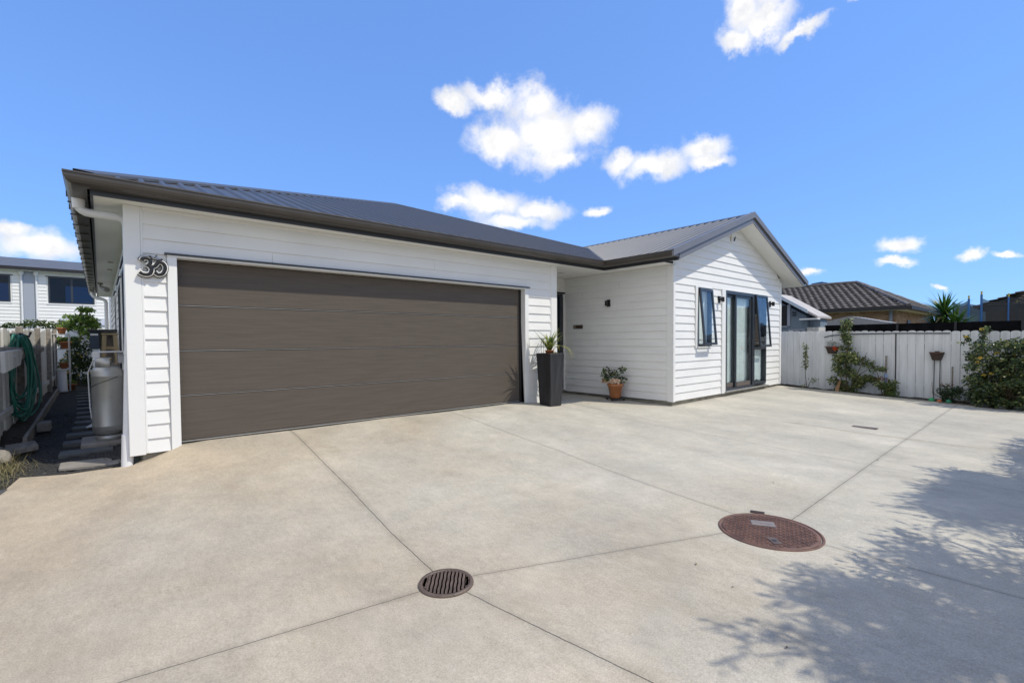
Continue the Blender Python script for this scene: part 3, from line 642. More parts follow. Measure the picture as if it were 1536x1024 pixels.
# wall lamps, number plate, gable vent
def lamp(c, n):
    c, n = V(c), V(n); u = V((0, 0, 1)).cross(n).normalized(); mb = MB(); mb.smooth = False
    def bx(a0, a1, b0, b1, z0, z1):
        ps = [c+u*a+n*b for a, b in ((a0, b0), (a1, b0), (a1, b1), (a0, b1))]
        mb.prism([p+V((0, 0, z0)) for p in ps], (0, 0, 0), (0, 0, z1-z0))
    bx(-.045, .045, .0, .02, -.075, .075); bx(-.02, .02, .02, .06, -.02, .02)
    mb.build('wall_lamp', BLACK, house, .003); l = house.children[-1]
    mb = MB(); mb.lathe(c+n*.085, [(0, -.055), (.034, -.055), (.034, .04), (.03, .05), (0, .05)], 16); mb.build('lamp_shade', BLACK, D.objects[l.name])
lamp((9.56, WY-.017, 1.97), (0, -1, 0)); lamp((12.37, WY-.017, 2.0), (0, -1, 0)); lamp((7.673, -.03, 1.90), (-1, 0, 0))
pl = part('plaque', mat('brown_plaque', (.06, .038, .022), .5, .4, 20), (7.655, 7.674, .70, .98, 1.37, 1.455), bevel=.004)
part('plaque_edge', mat('plaque_pale', (.22, .18, .13), .5), (7.650, 7.6545, .90, .965, 1.385, 1.44), bevel=0, parent=pl)
part('gable_vent', mat('vent_strip', (.55, .5, .4), .7), (10.105, 10.135, WY-.03, WY-.008, 3.29, 3.48), bevel=0)
mb = MB(); mb.prism([(10.27, 0, 3.33), (10.285, 0, 3.33), (10.345, 0, 3.44), (10.33, 0, 3.44)], (0, WY-.035, 0), (0, WY-.012, 0)); mb.build('bracket', FASC, house)
# security light and wiring under the far soffit
mb = MB(); mb.smooth = True; mb.lathe((-.62, 8.6, ZS-.06), [(0, .06), (.05, .058), (.055, .03), (.02, .02), (.02, -.02), (0, -.02)], 14); mb.tube([(-.62, 8.6, ZS-.08), (-.56, 8.5, ZS-.14), (-.50, 8.36, ZS-.17)], [.03, .05, .06], 10)
mb.build('security_light', mat('grey_lamp_body', (.22, .21, .19), .5), house)
# downpipes
def downpipe(pts, foot):
    mb = MB(); mb.tube(pts, .042, 14); dp = mb.build('downpipe', PVC, house)
    mb = MB(); z = foot
    p = pts[-1]; mb.tube([(p[0]+.0135, p[1]+.011, z+.40), (p[0], p[1], z)], .052, 14); mb.build('pipe_socket', PVC, dp)
    mb = MB()
    for zz in (1.0,): k_ = (zz-p[2])/(1.4-p[2]); c_ = V(pts[-2])*k_+V(p)*(1-k_); mb.tube([c_+V((0, 0, .012)), c_-V((0, 0, .012))], .047, 14)
    mb.build('pipe_clip', PVC, dp)
def bend(a, b, c, r=.09, n=5):
    a, b, c = V(a), V(b), V(c); p0 = b+(a-b).normalized()*r; p1 = b+(c-b).normalized()*r
    return [p0*(1-t)**2+b*2*t*(1-t)+p1*t*t for t in [i/n for i in range(n+1)]]
Pp = [(-.79, .22, ZG-.10), (-.79, .22, 2.46), (-.408, .13, 2.43), (-.412, .10, 1.4), (-.470, .055, -.26)]
downpipe([Pp[0]]+bend(Pp[0], Pp[1], Pp[2])+bend(Pp[1], Pp[2], Pp[3])+[Pp[3], Pp[4]], -.26)
mb = MB(); mb.tube([(-.79, .22, ZG-.02), (-.79, .22, ZG-.20)], [.062, .05], 12); mb.build('rainwater_outlet', PVC, house)
Pp = [(-.79, 11.6, ZG-.10), (-.79, 11.6, 2.44), (-.50, 11.5, 2.35), (-.50, 11.5, 1.4), (-.50, 11.5, -.2)]
downpipe([Pp[0]]+bend(Pp[0], Pp[1], Pp[2])+bend(Pp[1], Pp[2], Pp[3])+[Pp[3], Pp[4]], -.2)
# ================================================================== THINGS ON AND AROUND THE SLAB
rng = random.Random(11)
# --- sign by the garage door
sg = thing('symbol_sign', 'black and white Om symbol sign mounted beside the garage door', 'wall sign', (-.22, -.03, 1.93))
WHT = mat('sign_white', (.82, .82, .80), .4); BLK = mat('sign_black', (.010, .010, .012), .35)
ST = [[(-.307,1.974),(-.298,1.994),(-.272,2.002),(-.242,1.995),(-.233,1.963),(-.243,1.937),(-.265,1.926)],
 [(-.265,1.932),(-.239,1.918),(-.226,1.886),(-.235,1.849),(-.263,1.83),(-.302,1.835),(-.327,1.852)],
 [(-.235,1.91),(-.199,1.924),(-.171,1.963),(-.14,1.971),(-.113,1.941),(-.11,1.897),(-.133,1.85),(-.17,1.838),(-.198,1.861)],
 [(-.241,2.027),(-.219,2.001),(-.18,1.989),(-.146,1.991),(-.132,2.005)], [(-.190,2.034),(-.180,2.028)]]
def smooth(pts, n=6):
    P = [V((a[0], 0, a[1])) for a in pts]; out = []
    for i in range(len(P)-1):
        a, b, c, d = P[max(i-1, 0)], P[i], P[i+1], P[min(i+2, len(P)-1)]
        for j in range(n):
            t = j/n; out.append(.5*((2*b)+(c-a)*t+(2*a-5*b+4*c-d)*t*t+(3*b-a-3*c+d)*t*t*t))
    return out+[P[-1]]
for nm, rad, y, m, n_ in (('backing', .035, -.040, BLK, 10), ('outline', .0275, -.058, WHT, 10), ('face', .0175, -.076, BLK, 10)):
    mb = MB()
    for st in ST:
        p_ = [V((q.x, y, q.z)) for q in smooth(st)]; mb.tube(p_, rad*(.55 if len(st) < 6 else 1), n_, (1, .45, 1))
    mb.build(nm, m, sg)

# --- drain grate
def gzp(x, y): return gz(x, y)
cx, cy = .81, -4.103; z0 = gz(cx, cy)+.002
dg = thing('drain_grate', 'round iron drain grate with parallel slots set in the concrete', 'drain', (cx, cy, z0))
mb = MB(); mb.lathe((cx, cy, z0), [(.157, -.02), (.158, .003), (.153, .013), (.138, .013), (.133, .006), (.133, -.01)], 56); mb.build('rim', IRON, dg)
mb = MB(); mb.lathe((cx, cy, z0), [(.134, .0012), (0, .0012)], 48); mb.build('pit', PIT, dg)  # flat disc just above the slab; black colour stands for the unlit depth
ang = math.radians(-7); mb = MB(); ca, sa = math.cos(ang), math.sin(ang)
def rot(a, b): return V((cx+a*ca-b*sa, cy+a*sa+b*ca, 0))
ux = V((math.cos(math.radians(-41)+.05), math.sin(math.radians(-41)+.05), 0)); uy = V((-ux.y, ux.x, 0)); C0 = V((cx, cy, z0))
for i in range(12):
    a = -.121+i*.022; hw = .0062 if 0 < i < 11 else .008
    b = math.sqrt(max(.0001, .131**2-a*a)); m_ = 24
    for j in range(m_):          # slightly wavy cast bars
        y0, y1 = -b+2*b*j/m_, -b+2*b*(j+1)/m_; w0, w1 = .0012*math.sin(y0*70+i), .0012*math.sin(y1*70+i)
        q = [C0+ux*(a-hw+w0)+uy*y0, C0+ux*(a+hw+w0)+uy*y0, C0+ux*(a+hw+w1)+uy*y1, C0+ux*(a-hw+w1)+uy*y1]
        T = V((0, 0, .011)); Z = V((0, 0, .002)); mb.add([p+Z for p in q]+[p+T for p in q], [(4, 5, 6, 7), (3, 7, 4, 0), (1, 5, 6, 2), (0, 4, 5, 1), (2, 6, 7, 3)])
mb.build('bars', IRON, dg)
mb = MB(); mb.prism([C0+ux*a+uy*b for a, b in ((-.132, -.03), (-.108, -.075), (-.108, .075), (-.132, .03))], (0, 0, .002), (0, 0, .011)); mb.build('side_web', IRON, dg)
mb = MB(); mb.prism([C0+ux*a+uy*b for a, b in ((.132, -.03), (.125, .04), (.114, .070), (.114, -.07), (.125, -.045))], (0, 0, .002), (0, 0, .011)); mb.build('side_web', IRON, dg)

# --- manhole cover
cx, cy = 2.925, -5.06; z0 = gz(cx, cy)+.002; R0 = .335
mh = thing('manhole_cover', 'large rusty round manhole cover with a checkered tread', 'manhole cover', (cx, cy, z0))
mb = MB(); mb.lathe((cx, cy, z0), [(R0, -.02), (R0, .004), (R0-.004, .007), (R0-.016, .007), (R0-.018, .0)], 72); mb.build('frame', RUST, mh)
mb = MB(); mb.lathe((cx, cy, z0), [(R0-.023, .0), (R0-.024, .005), (R0-.05, .0055), (0, .0055)], 72); mb.build('plate', RUST, mh)
mb = MB(); C0 = V((cx, cy, z0)); th = math.radians(20); ux = V((math.cos(th), math.sin(th), 0)); uy = V((-ux.y, ux.x, 0))
HOLE = mat('tread_recess', (.030, .017, .014), .8, .3, 20)
N_ = 22; st = .0265
LD = V((.077, -.141, 0)).normalized(); LC = V((3.011, -4.983, 0)); KD = V((.045, -.042, 0)).normalized(); KC = V((2.753, -5.154, 0))
def inb(p, c, d, a, b): q = V((p.x, p.y, 0))-c; return abs(q.dot(d)) < a and abs(q.dot(V((-d.y, d.x, 0)))) < b
lab = lambda a, b: inb(C0+ux*a+uy*b, LC, LD, .085, .058)
key = lambda a, b: inb(C0+ux*a+uy*b, KC, KD, .034, .066)
for i in range(-12, 13):
    for j in range(-12, 13):
        a, b = i*st, j*st
        if math.hypot(a, b) > R0-.048 or lab(a, b) or key(a, b): continue
        c = C0+ux*a+uy*b+V((0, 0, .0058)); s_ = .0072
        mb.add([c+ux*s_, c+uy*s_, c-ux*s_, c-uy*s_], [(0, 1, 2, 3)])
        for du, dv in ((.5, 0), (0, .5)):
            c2 = C0+ux*(a+du*st)+uy*(b+dv*st); L_, w_ = (uy, ux) if du else (ux, uy)
            q = [c2-L_*.010-w_*.0025, c2-L_*.010+w_*.0025, c2+L_*.010+w_*.0025, c2+L_*.010-w_*.0025]
mb.build('tread_recesses', HOLE, mh)
mb = MB()
for i in range(-12, 13):
    for j in range(-12, 13):
        a, b = (i+.5)*st, (j+.5)*st
        if math.hypot(a, b) > R0-.045 or lab(a, b) or key(a, b): continue
        c2 = C0+ux*a+uy*b; L_, w_ = (ux, uy) if (i+j) % 2 else (uy, ux)
        q = [c2-L_*.011, c2-w_*.005, c2+L_*.011, c2+w_*.005]; mb.prism(q, (0, 0, .005), (0, 0, .0095))
mb.build('tread', RUST, mh)
lu, lv = LD, V((-LD.y, LD.x, 0)); Zp = V((0, 0, z0))
c = LC+Zp; mb = MB(); mb.prism([c-lu*.078-lv*.05, c+lu*.078-lv*.05, c+lu*.078+lv*.05, c-lu*.078+lv*.05], (0, 0, .005), (0, 0, .0105)); lp = mb.build('label_plate', IRONP, mh)
mb = MB()
for k_ in range(9):
    a = -.048+k_*.011; h_ = .007 if k_ % 3 else .010; q = c+lu*a; mb.prism([q-lu*.003-lv*h_*.6, q+lu*.002-lv*h_*.6, q+lu*.003+lv*h_*.5, q-lu*.001+lv*h_*.5], (0, 0, .010), (0, 0, .0118))
mb.build('raised_marks', RUST, lp)
c = KC+Zp; ku, kv = KD, V((-KD.y, KD.x, 0)); mb = MB(); mb.prism([c-ku*.028-kv*.06, c+ku*.03-kv*.052, c+ku*.028+kv*.06, c-ku*.03+kv*.052], (0, 0, .005), (0, 0, .0105)); kp = mb.build('key_plate', IRON, mh)
mb = MB(); mb.lathe(c+V((0, 0, .0108)), [(.016, 0), (0, 0)], 14); mb.build('keyhole', BLACK, kp)
t_ = V((.036, -.093, 0)).normalized(); c = V((3.247, -4.852, z0)); o_ = V((-t_.y, t_.x, 0)); mb = MB(); mb.prism([c-t_*.05-o_*.03, c+t_*.05-o_*.03, c+t_*.05+o_*.02, c-t_*.05+o_*.02], (0, 0, -.01), (0, 0, .003)); mb.build('hinge_lug', HOLE, mh)
# --- small slot cover
c = V((8.22, -4.48, gz(8.22, -4.48)+.003)); mb = MB(); mb.box(c.x-.07, c.x+.07, c.y-.16, c.y+.16, c.z-.02, c.z+.004)
tag(mb.build('slot_cover', IRON, None, .002), 'small dark rectangular metal cover flush in the far concrete', 'drain cover')

# --- tall planter by the garage
px_, py_ = 5.50, -.375; z0 = gz(px_, py_)-.004
tp = thing('tall_planter', 'tall tapered black planter beside the garage door holding a strappy plant', 'planter', (px_, py_, z0))
mb = MB(); mb.smooth = False
def sq(h, z): return [V((px_-h, py_-h, z)), V((px_+h, py_-h, z)), V((px_+h, py_+h, z)), V((px_-h, py_+h, z))]
rings = [sq(.142, z0), sq(.184, z0+.945), sq(.170, z0+.955), sq(.150, z0+.945), sq(.145, z0+.86)]
mb.add([p for r in rings for p in r], [(3, 2, 1, 0)]+[(4*i+k, 4*i+(k+1) % 4, 4*i+4+(k+1) % 4, 4*i+4+k) for i in range(4) for k in range(4)])
mb.build('pot', PLAST, tp, .008)
mb = MB(); mb.quad(*sq(.150, z0+.90)); mb.build('soil', SOIL, tp)
ppl = thing('strappy_plant', 'green and yellow strap-leaved plant in a clay pot inside the tall black planter', 'plant', (px_, py_, z0+.9))
mb = MB(); mb.lathe((px_-.02, py_, z0+.90), [(.055, 0), (.075, .085), (.085, .085), (.087, .105), (.078, .105), (.07, .08), (0, .08)], 20); mb.build('clay_pot', TERRA, ppl)
mb = MB(); r_ = random.Random(5)
def strap(mb, base, az, L_, up_, w_, drp):
    d = V((math.cos(az), math.sin(az), 0)); s_ = V((-d.y, d.x, 0)); n = 9; vs = []; p = V(base); a = up_
    for i in range(n+1):
        t = i/n; ww = w_*(1-t**1.6)*(.55+.9*min(t*3, 1)*.5); vs += [p-s_*ww, p+s_*ww+V((0, 0, 0))]
        p = p+(d*math.cos(a)+V((0, 0, math.sin(a))))*L_/n; a -= drp/n
    mb.add(vs, [(2*i, 2*i+1, 2*i+3, 2*i+2) for i in range(n)])
for i in range(64):
    mb.m = 0 if r_.random() < .6 else 1
    strap(mb, (px_-.02+r_.uniform(-.02, .02), py_+r_.uniform(-.02, .02), z0+.99), r_.uniform(0, 6.283), r_.uniform(.36, .58), r_.uniform(.95, 1.5), r_.uniform(.015, .024), r_.uniform(.3, 2.7))
for az in (-1.0, -.6, -.2, -1.3): 
    mb.m = 1; strap(mb, (px_+.03, py_-.02, z0+.98), az, .62, .9, .018, 3.0)
for az, L_ in ((2.4, .36), (2.0, .34)): mb.m = 0; strap(mb, (px_-.03, py_, z0+.98), az, L_, .75, .015, .5)
mb.build('leaves', PLNT, ppl)
mb = MB()
for i in range(26):
    a = r_.uniform(0, 6.28); q = r_.uniform(.05, .13); mb.m = r_.choice([0, 1]); blob(mb, r_, (px_+.05+q*.6*math.cos(a), py_-.04+q*.6*math.sin(a), z0+.95), (.02, .02, .015), 8, .022, (0, 1), .8)
mb.build('small_blooms', [mat('cream_petal', (.7, .6, .4), .6, trans=.2), LEAFR[2]], ppl)
mb = MB()    # wire support standing in the planter
for a, b in ((-.13, .10), (-.05, .12)): mb.tube([(px_+a, py_+b, z0+.90), (px_+a, py_+b, z0+1.20)], .004, 6)
mb.tube([(px_-.13, py_+.10, z0+1.20), (px_-.05, py_+.12, z0+1.20)], .004, 6); mb.build('wire_support', BLACK, ppl)

# --- terracotta pot with a rose, on a wheeled stand
qx, qy = 7.42, -.39; z0 = gz(qx, qy)
ps = thing('pot_stand', 'low black wheeled plant stand under the terracotta pot', 'plant stand', (qx, qy, z0))
mb = MB()
for a in (0.3, 0.3+math.pi/2): 
    d = V((math.cos(a), math.sin(a), 0)); s_ = V((-d.y, d.x, 0)); c = V((qx, qy, z0)); mb.prism([c-d*.21-s_*.018, c+d*.21-s_*.018, c+d*.21+s_*.018, c-d*.21+s_*.018], (0, 0, .032+.001*(a > 1)), (0, 0, .045+.001*(a > 1)))
mb.lathe((qx, qy, z0), [(.15, .038), (.15, .050), (.12, .050), (.12, .038), (.15, .038)], 28); mb.build('frame', BLACK, ps)
for a in (0.3, 1.87, 3.44, 5.01):
    c = V((qx+.18*math.cos(a), qy+.18*math.sin(a), z0+.017)); mb = MB(); mb.tube([c-V((.01, 0, 0)), c+V((.01, 0, 0))], .017, 12); mb.build('castor', BLACK, ps)
rp = thing('potted_rose', 'peach rose bush growing in a glazed terracotta pot in the porch', 'potted plant', (qx, qy, z0+.05))
mb = MB(); mb.lathe((qx, qy, z0+.052), [(0, 0), (.105, 0), (.112, .02), (.150, .235), (.165, .240), (.172, .295), (.168, .302), (.150, .300), (.145, .26), (0, .26)], 40)
mb.build('pot', mat('glazed_terracotta', (.40, .15, .055), .25, .10, 6, coat=.3), rp)
mb = MB(); mb.lathe((qx, qy, z0+.052), [(.144, .268), (0, .275)], 24); mb.build('soil', SOIL, rp)
mb = MB(); tips = []
for dx, dy, dz_ in ((-.10, .16, .32), (-.02, .22, .20), (.02, -.16, .36), (-.03, -.02, .20), (.05, -.12, .16), (-.16, .1, .16), (0.0, .07, .28)):
    b = V((qx, qy, z0+.31)); e = b+V((dx, dy, dz_)); mb.tube([b, b+(e-b)*.5+V((rng.uniform(-.02, .02), rng.uniform(-.02, .02), .03)), e], [.006, .005, .003], 6); tips.append(e)
mb.build('stems', STEM, rp); mb = MB()
for e in tips: blob(mb, rng, e-V((0, 0, .02)), (.085, .10, .06), 60, .055, (0, 1, 2), .6, .1, (5, 3, 1))
blob(mb, rng, (qx, qy, z0+.35), (.12, .15, .05), 60, .045, (0, 1, 2), .6, .1, (5, 3, 1)); mb.build('leaves', LEAFR, rp)
for k_, (dx, dy, dz_) in enumerate(((-.14, .20, .41), (-.16, .10, .40), (-.17, -.04, .42), (-.12, -.13, .41))):
    mb = MB(); blob(mb, rng, (qx+dx, qy+dy, z0+dz_), (.036, .036, .03), 44, .05, (0,), .9, .5); mb.build('bloom', PNKF, rp)

# --- a gas bottle and clutter in the side passage
gx, gy = -.592, 1.60; z0 = -.115
pd = part('x', STONEL, (gx-.27, -.42, gy-.30, gy+.35, -.2, z0), bevel=.01, parent=house); pd.parent = None; pd.name = 'concrete_pad'
for vv_ in pd.data.vertices: vv_.co += LOC[house]
tag(pd, 'weathered concrete pad under the gas bottle', 'slab')
gb = thing('gas_bottle', 'tall galvanised gas cylinder standing against the passage wall', 'gas cylinder', (gx, gy, z0))
mb = MB(); mb.lathe((gx, gy, z0), [(.135, .0), (.140, .01), (.140, .05), (.12, .06)], 32); mb.build('foot_ring', GALV, gb)
mb = MB(); mb.lathe((gx, gy, z0), [(0, .05), (.10, .055), (.150, .09), (.163, .14), (.1632, .17), (.1640, .172), (.1640, .18), (.163, .182), (.163, .80), (.1645, .803), (.1645, .812), (.163, .815), (.155, .87), (.125, .915), (.07, .94), (0, .945)], 40); mb.build('body', GALV, gb)
mb = MB(); mb.smooth = True
for a0, a1 in ((1.2, 4.9),):
    n = 20; vs = []
    for i in range(n+1):
        a = a0+(a1-a0)*i/n
        for rr_, zz in ((.118, .90), (.118, 1.04), (.110, 1.04), (.110, .90)): vs.append((gx+rr_*math.cos(a), gy+rr_*math.sin(a), z0+zz))
    mb.add(vs, [(4*i+k, 4*i+4+k, 4*i+4+(k+1) % 4, 4*i+(k+1) % 4) for i in range(n) for k in range(4)])
mb.build('valve_guard', GALV, gb); mb = MB(); mb.lathe((gx, gy, z0), [(.03, .93), (.03, 1.0), (.045, 1.0), (.045, 1.03), (0, 1.03)], 14); mb.build('valve', mat('brass', (.4, .3, .12), .4, metal=.8), gb)
mb = MB(); mb.tube([(gx-.02, gy-.03, z0+1.0), (gx-.13, gy+.12, z0+1.02), (gx-.19, gy+.17, z0+.85), (gx-.18, gy+.18, z0+.4), (gx-.165, gy+.17, z0+.25)], .008, 8); mb.build('hose', PVC, gb)
mb = MB(); n = 18; mb.tube([(gx+.166*math.cos(a), gy+.166*math.sin(a), z0+.66+.17*(a-3.2)/2.6) for a in [2.9+2.4*i/n for i in range(n+1)]], .0035, 5); mb.build('strap', BLACK, gb)
rh = thing('bottle_bracket', 'grey metal box cover above the gas bottle on the passage wall', 'wall bracket', (-.42, gy+.35, .95))
mb = MB(); mb.box(-.735, -.368, 1.86, 2.30, .985, 1.00); mb.box(-.735, -.66, 1.86, 2.30, .80, .985); mb.box(-.48, -.368, 1.95, 2.30, .84, .984); mb.build('cover', PVC, rh, .004)
# storage clutter farther down the passage
st_ = thing('wooden_stool', 'pale wooden stool standing on shelf clutter down the passage', 'stool', (-.50, 5.0, .6))
WD = mat('pale_wood', (.36, .28, .16), .7, .2, 6, .3, 20, (1, 1, .2))
mb = MB()
for (x, y) in ((-.62, 4.9), (-.42, 4.9), (-.62, 5.15), (-.42, 5.15)): 
    m1_ = MB(); dx = (-.52-x)*.25; m1_.prism([(x-.03, y-.02, .74), (x+.03, y-.02, .74), (x+.03, y+.02, .74), (x-.03, y+.02, .74)], (0, 0, 0), (dx, 0, .52)); m1_.build('leg', WD, st_)
B(-.64, -.40, 4.87, 5.18, 1.262, 1.29).build('seat', WD, st_, .004); B(-.60, -.44, 4.885, 4.90, 1.0, 1.05).build('rail', WD, st_)
tb = thing('side_shelf', 'low dark shelf unit against the passage wall holding a stool', 'shelf', (-.5, 5.0, -.15))
B(-.68, -.385, 4.8, 5.4, .70, .738).build('top', TIMB, tb, .004)
for x, y in ((-.66, 4.84), (-.42, 4.84), (-.66, 5.34), (-.42, 5.34)): B(x, x+.035, y, y+.035, -.15, .70).build('leg', TIMB, tb)
bx_ = thing('dark_box', 'dark blue letter box with white stripe hanging past the gas bottle', 'box', (-.75, 5.6, 1.0))
B(-.80, -.66, 5.45, 5.7, 1.0, 1.33).build('body', mat('navy_plastic', (.02, .04, .07), .4), bx_, .01); B(-.79, -.68, 5.444, 5.4499, 1.26, 1.29).build('stripe', TRIM, bx_); B(-.83, -.40, 5.40, 5.9, 1.335, 1.37).build('cap', BLACK, bx_)
B(-.66, -.40, 5.72, 5.78, -.1, 1.33).build('bracket', TIMB, bx_)

# --- stepping pavers
ysv = [11.6, 10.7, 9.8, 8.95, 8.15, 7.35, 6.6, 5.85, 5.1, 4.4, 3.72, 3.05, 2.42, 1.80, 1.12]
for i, y in enumerate(ysv):
    x0 = -.99 if y > 3 else -1.03; x0 -= max(0, y-5)*.03; x1 = -.62 if y > 2.2 else -.55; r_ = random.Random(i); dx = r_.uniform(-.015, .015); a = r_.uniform(-.04, .04)
    zt = -.128 if y > 2 else -.135-(2-y)*.02
    mb = MB(); ps_ = [V((x0+dx, y-.135, 0)), V((x1+dx, y-.135+a*.3, 0)), V((x1+dx, y+.135+a*.3, 0)), V((x0+dx, y+.135, 0))]
    mb.prism(ps_, (0, 0, zt-.05), (0, 0, zt+r_.uniform(-.004, .004)))
    pos = ('nearest the gas bottle pad' if i == len(ysv)-1 else 'at the far end of the row' if i == 0 else 'number %d counted from the far end' % (i+1))
    nm_ = ['', 'second', 'third', 'fourth', 'fifth', 'sixth', 'seventh', 'eighth', 'ninth', 'tenth', 'eleventh', 'twelfth', 'thirteenth', 'fourteenth']
    lab_ = ('dark stepping board farthest down the side passage' if i == 0 else 'dark stepping board closest to the driveway, still in shade' if i == len(ysv)-1 else 'dark stepping board, %s from the far end of the passage' % nm_[i])
    tag(mb.build('stepping_board', STONE, None, .006), lab_, 'paver', 'stepping boards down the side passage')
mb = MB(); r_ = random.Random(77)
mb.prism([(-1.01, .335, 0), (-.80, .27, 0), (-.50, .20, 0), (-.52, .50, 0), (-.66, .60, 0), (-.95, .63, 0), (-1.01, .62, 0)], (0, 0, -.21), (0, 0, -.172)); tag(mb.build('stepping_stone', STONEL, None, .008), 'sunlit grey paving stone in mulch next to the driveway edge', 'paver')
mb = MB(); mb.prism([(-.84, 2.85, -.12), (-.68, 2.95, -.12), (-.66, 3.3, -.10), (-.70, 3.25, -.06)], (0, 0, 0), (0, 0, .012)); tag(mb.build('white_offcut', PVC), 'white triangular plastic offcut lying on the stepping boards', 'scrap')
for i, (a, b, lab_) in enumerate((((-1.62, -.25), (-1.37, -.02), 'sunlit slate paver at the left edge beside the weeds'), ((-1.64, -.75), (-1.42, -.38), 'slate paver at the left edge below the other one'))):
    z = gz(a[0], a[1]); mb = MB(); mb.prism([(a[0], a[1], 0), (b[0], a[1]+.03, 0), (b[0]+.04, b[1], 0), (a[0], b[1], 0)], (0, 0, z-.04), (0, 0, z+.02)); tag(mb.build('edge_paver', STONE, None, .006), lab_, 'paver', 'pavers at the left edge')

# --- left boundary fence
FX = -1.62
lf = thing('side_fence', 'whitewashed board fence along the side passage with dark posts', 'fence', (FX, 6, -.15))
r_ = random.Random(21); y = .6; k_ = 0
while y < 11.0:
    w_ = r_.uniform(.26, .34)*(1+y*.05); top = 1.27+.016*y+r_.uniform(-.03, .02); mb = MB()
    off = r_.uniform(-.012, .012)
    mb.prism([(FX+off, y, -.1), (FX+off, y+w_-.012, -.1), (FX+off, y+w_-.012, top-.02), (FX+off, y+w_-.05, top), (FX+off, y+.03, top), (FX+off, y, top-.02)], (0, 0, 0), (.022, 0, 0)); mb.build('board', FENCEG, lf); y += w_
for y in (3.7, 6.4, 8.9, 10.95): B(FX+.024, FX+.10, y, y+.09, -.2, 1.30+.018*y).build('post', TIMB, lf, .005)
B(FX+.023, FX+.06, .6, 11, .18, .27).build('rail', FENCEG, lf, .004)
rb = MB(); rb.prism([(-1.40, 1.9, -.19), (-1.36, 1.9, -.19), (-1.50, 12.2, -.17), (-1.54, 12.2, -.17)], (0, 0, 0), (0, 0, .15)); tag(rb.build('edging_board', TIMB, None, .004), 'long timber edging board holding back soil under the left fence', 'edging')
mb = MB(); mb.smooth = True; X_, Y_ = 6, 60; r_ = random.Random(4)
mb.add([(-1.66+(.26-.012*(j/Y_*11))*i/X_, .9+11*j/Y_, -.03+.02*(X_-i)/X_*2+r_.uniform(-.015, .015)-(.14 if j/Y_*11 < 1.0 else 0)) for i in range(X_+1) for j in range(Y_+1)], [(i*(Y_+1)+j, (i+1)*(Y_+1)+j, (i+1)*(Y_+1)+j+1, i*(Y_+1)+j+1) for i in range(X_) for j in range(Y_)])
tag(mb.build('soil_bank', SOIL), None, None, kind='structure')
# gate arm
ga = thing('gate_rail', 'thick weathered grey timber rail sticking out across the hose', 'timber rail', (-1.45, 3, 1.0))
mb = MB(); mb.prism([(-1.50, .9, .86), (-1.50, 6.1, .965), (-1.50, 6.2, .98), (-1.50, 6.2, 1.04), (-1.50, .9, 1.075)], (0, 0, 0), (.045, 0, 0)); mb.build('rail', TIMB, ga, .008)
mb = MB(); mb.prism([(-1.454, .9, .80), (-1.454, 2.15, .84), (-1.454, 2.45, 1.0), (-1.454, 2.3, 1.04), (-1.454, .9, 1.03)], (0, 0, 0), (.04, 0, 0)); mb.build('brace', FENCEG, ga, .006)
mb = MB(); mb.tube([(-1.42, 1.62, .955), (-1.405, 1.62, .955)], .022, 12); mb.build('bolt', GALV, ga)
# hose
hz = thing('garden_hose', 'coils of green garden hose hanging from a bracket on the side fence', 'garden hose', (-1.5, 3.5, 1.2))
r_ = random.Random(8); mb = MB()
for i in range(15):
    n = 44; cx_ = -1.50+r_.uniform(-.03, .03); cy_ = 3.25+r_.uniform(-.35, .35); w_ = r_.uniform(.10, .17); ly = r_.uniform(.12, .5); top = 1.21+r_.uniform(-.04, .04); bot = -.0+r_.uniform(-.04, .38); ph = r_.uniform(0, 6.28)
    pts = []
    for k_ in range(n+1):
        a = 2*math.pi*k_/n; z = (top+bot)/2+(top-bot)/2*math.cos(a); s_ = math.sin(a); nar = .55+.45*(1-math.cos(a))/2
        pts.append(V((cx_+w_*s_*nar+.015*math.sin(3*a+ph), cy_+ly*s_*nar*.8+.02*math.sin(2*a+ph), z)))
    mb.tube(pts, .0125, 7, cap=False)
mb.build('coils', HOSE, hz)
mb = MB(); mb.tube([(FX+.02, 3.2, 1.24), (-1.50, 3.2, 1.25), (-1.42, 3.25, 1.21), (-1.40, 3.25, 1.28)], .016, 8); mb.build('hanger', BLACK, hz)
# offcut boards and low wall blocks by the fence
mb = MB(); mb.prism([(-1.50, 1.35, 0), (-1.24, 1.60, 0), (-1.30, 2.0, 0), (-1.55, 1.95, 0)], (0, 0, -.16), (0, 0, -.10)); tag(mb.build('timber_offcut', TIMB, None, .005), 'broad dark timber offcut at the foot of the left fence', 'timber')
mb = MB(); mb.prism([(-1.36, 3.0, 0), (-1.22, 3.05, 0), (-1.22, 3.35, 0), (-1.34, 3.35, 0)], (0, 0, -.14), (0, 0, -.02)); tag(mb.build('concrete_offcut', STONEL, None, .01), 'small grey block leaning on the timber edging board', 'block')
for i, (x, y, s_, lab_) in enumerate(((-1.56, 1.15, .15, 'large pale rock among dry weeds at the left edge'), (-1.50, 2.3, .08, 'rounded pale rock under the hanging hose'), (-1.585, 1.75, .09, 'pale rock behind the dry weeds, touching the fence'))):
    bm = bmesh.new(); bmesh.ops.create_icosphere(bm, subdivisions=3, radius=s_); rr_ = random.Random(i)
    for v_ in bm.verts: v_.co *= 1+.18*math.sin(v_.co.x*23+i)*math.cos(v_.co.y*19)+rr_.uniform(-.03, .03); v_.co.z *= .75
    me = D.meshes.new('rock'); bm.to_mesh(me); bm.free(); me.materials.append(STONEL); o = D.objects.new('rock', me); COL.objects.link(o); o.location = (x, y, gpass(x, y)+s_*.4); tag(o, lab_, 'rock', 'rocks by the left fence')
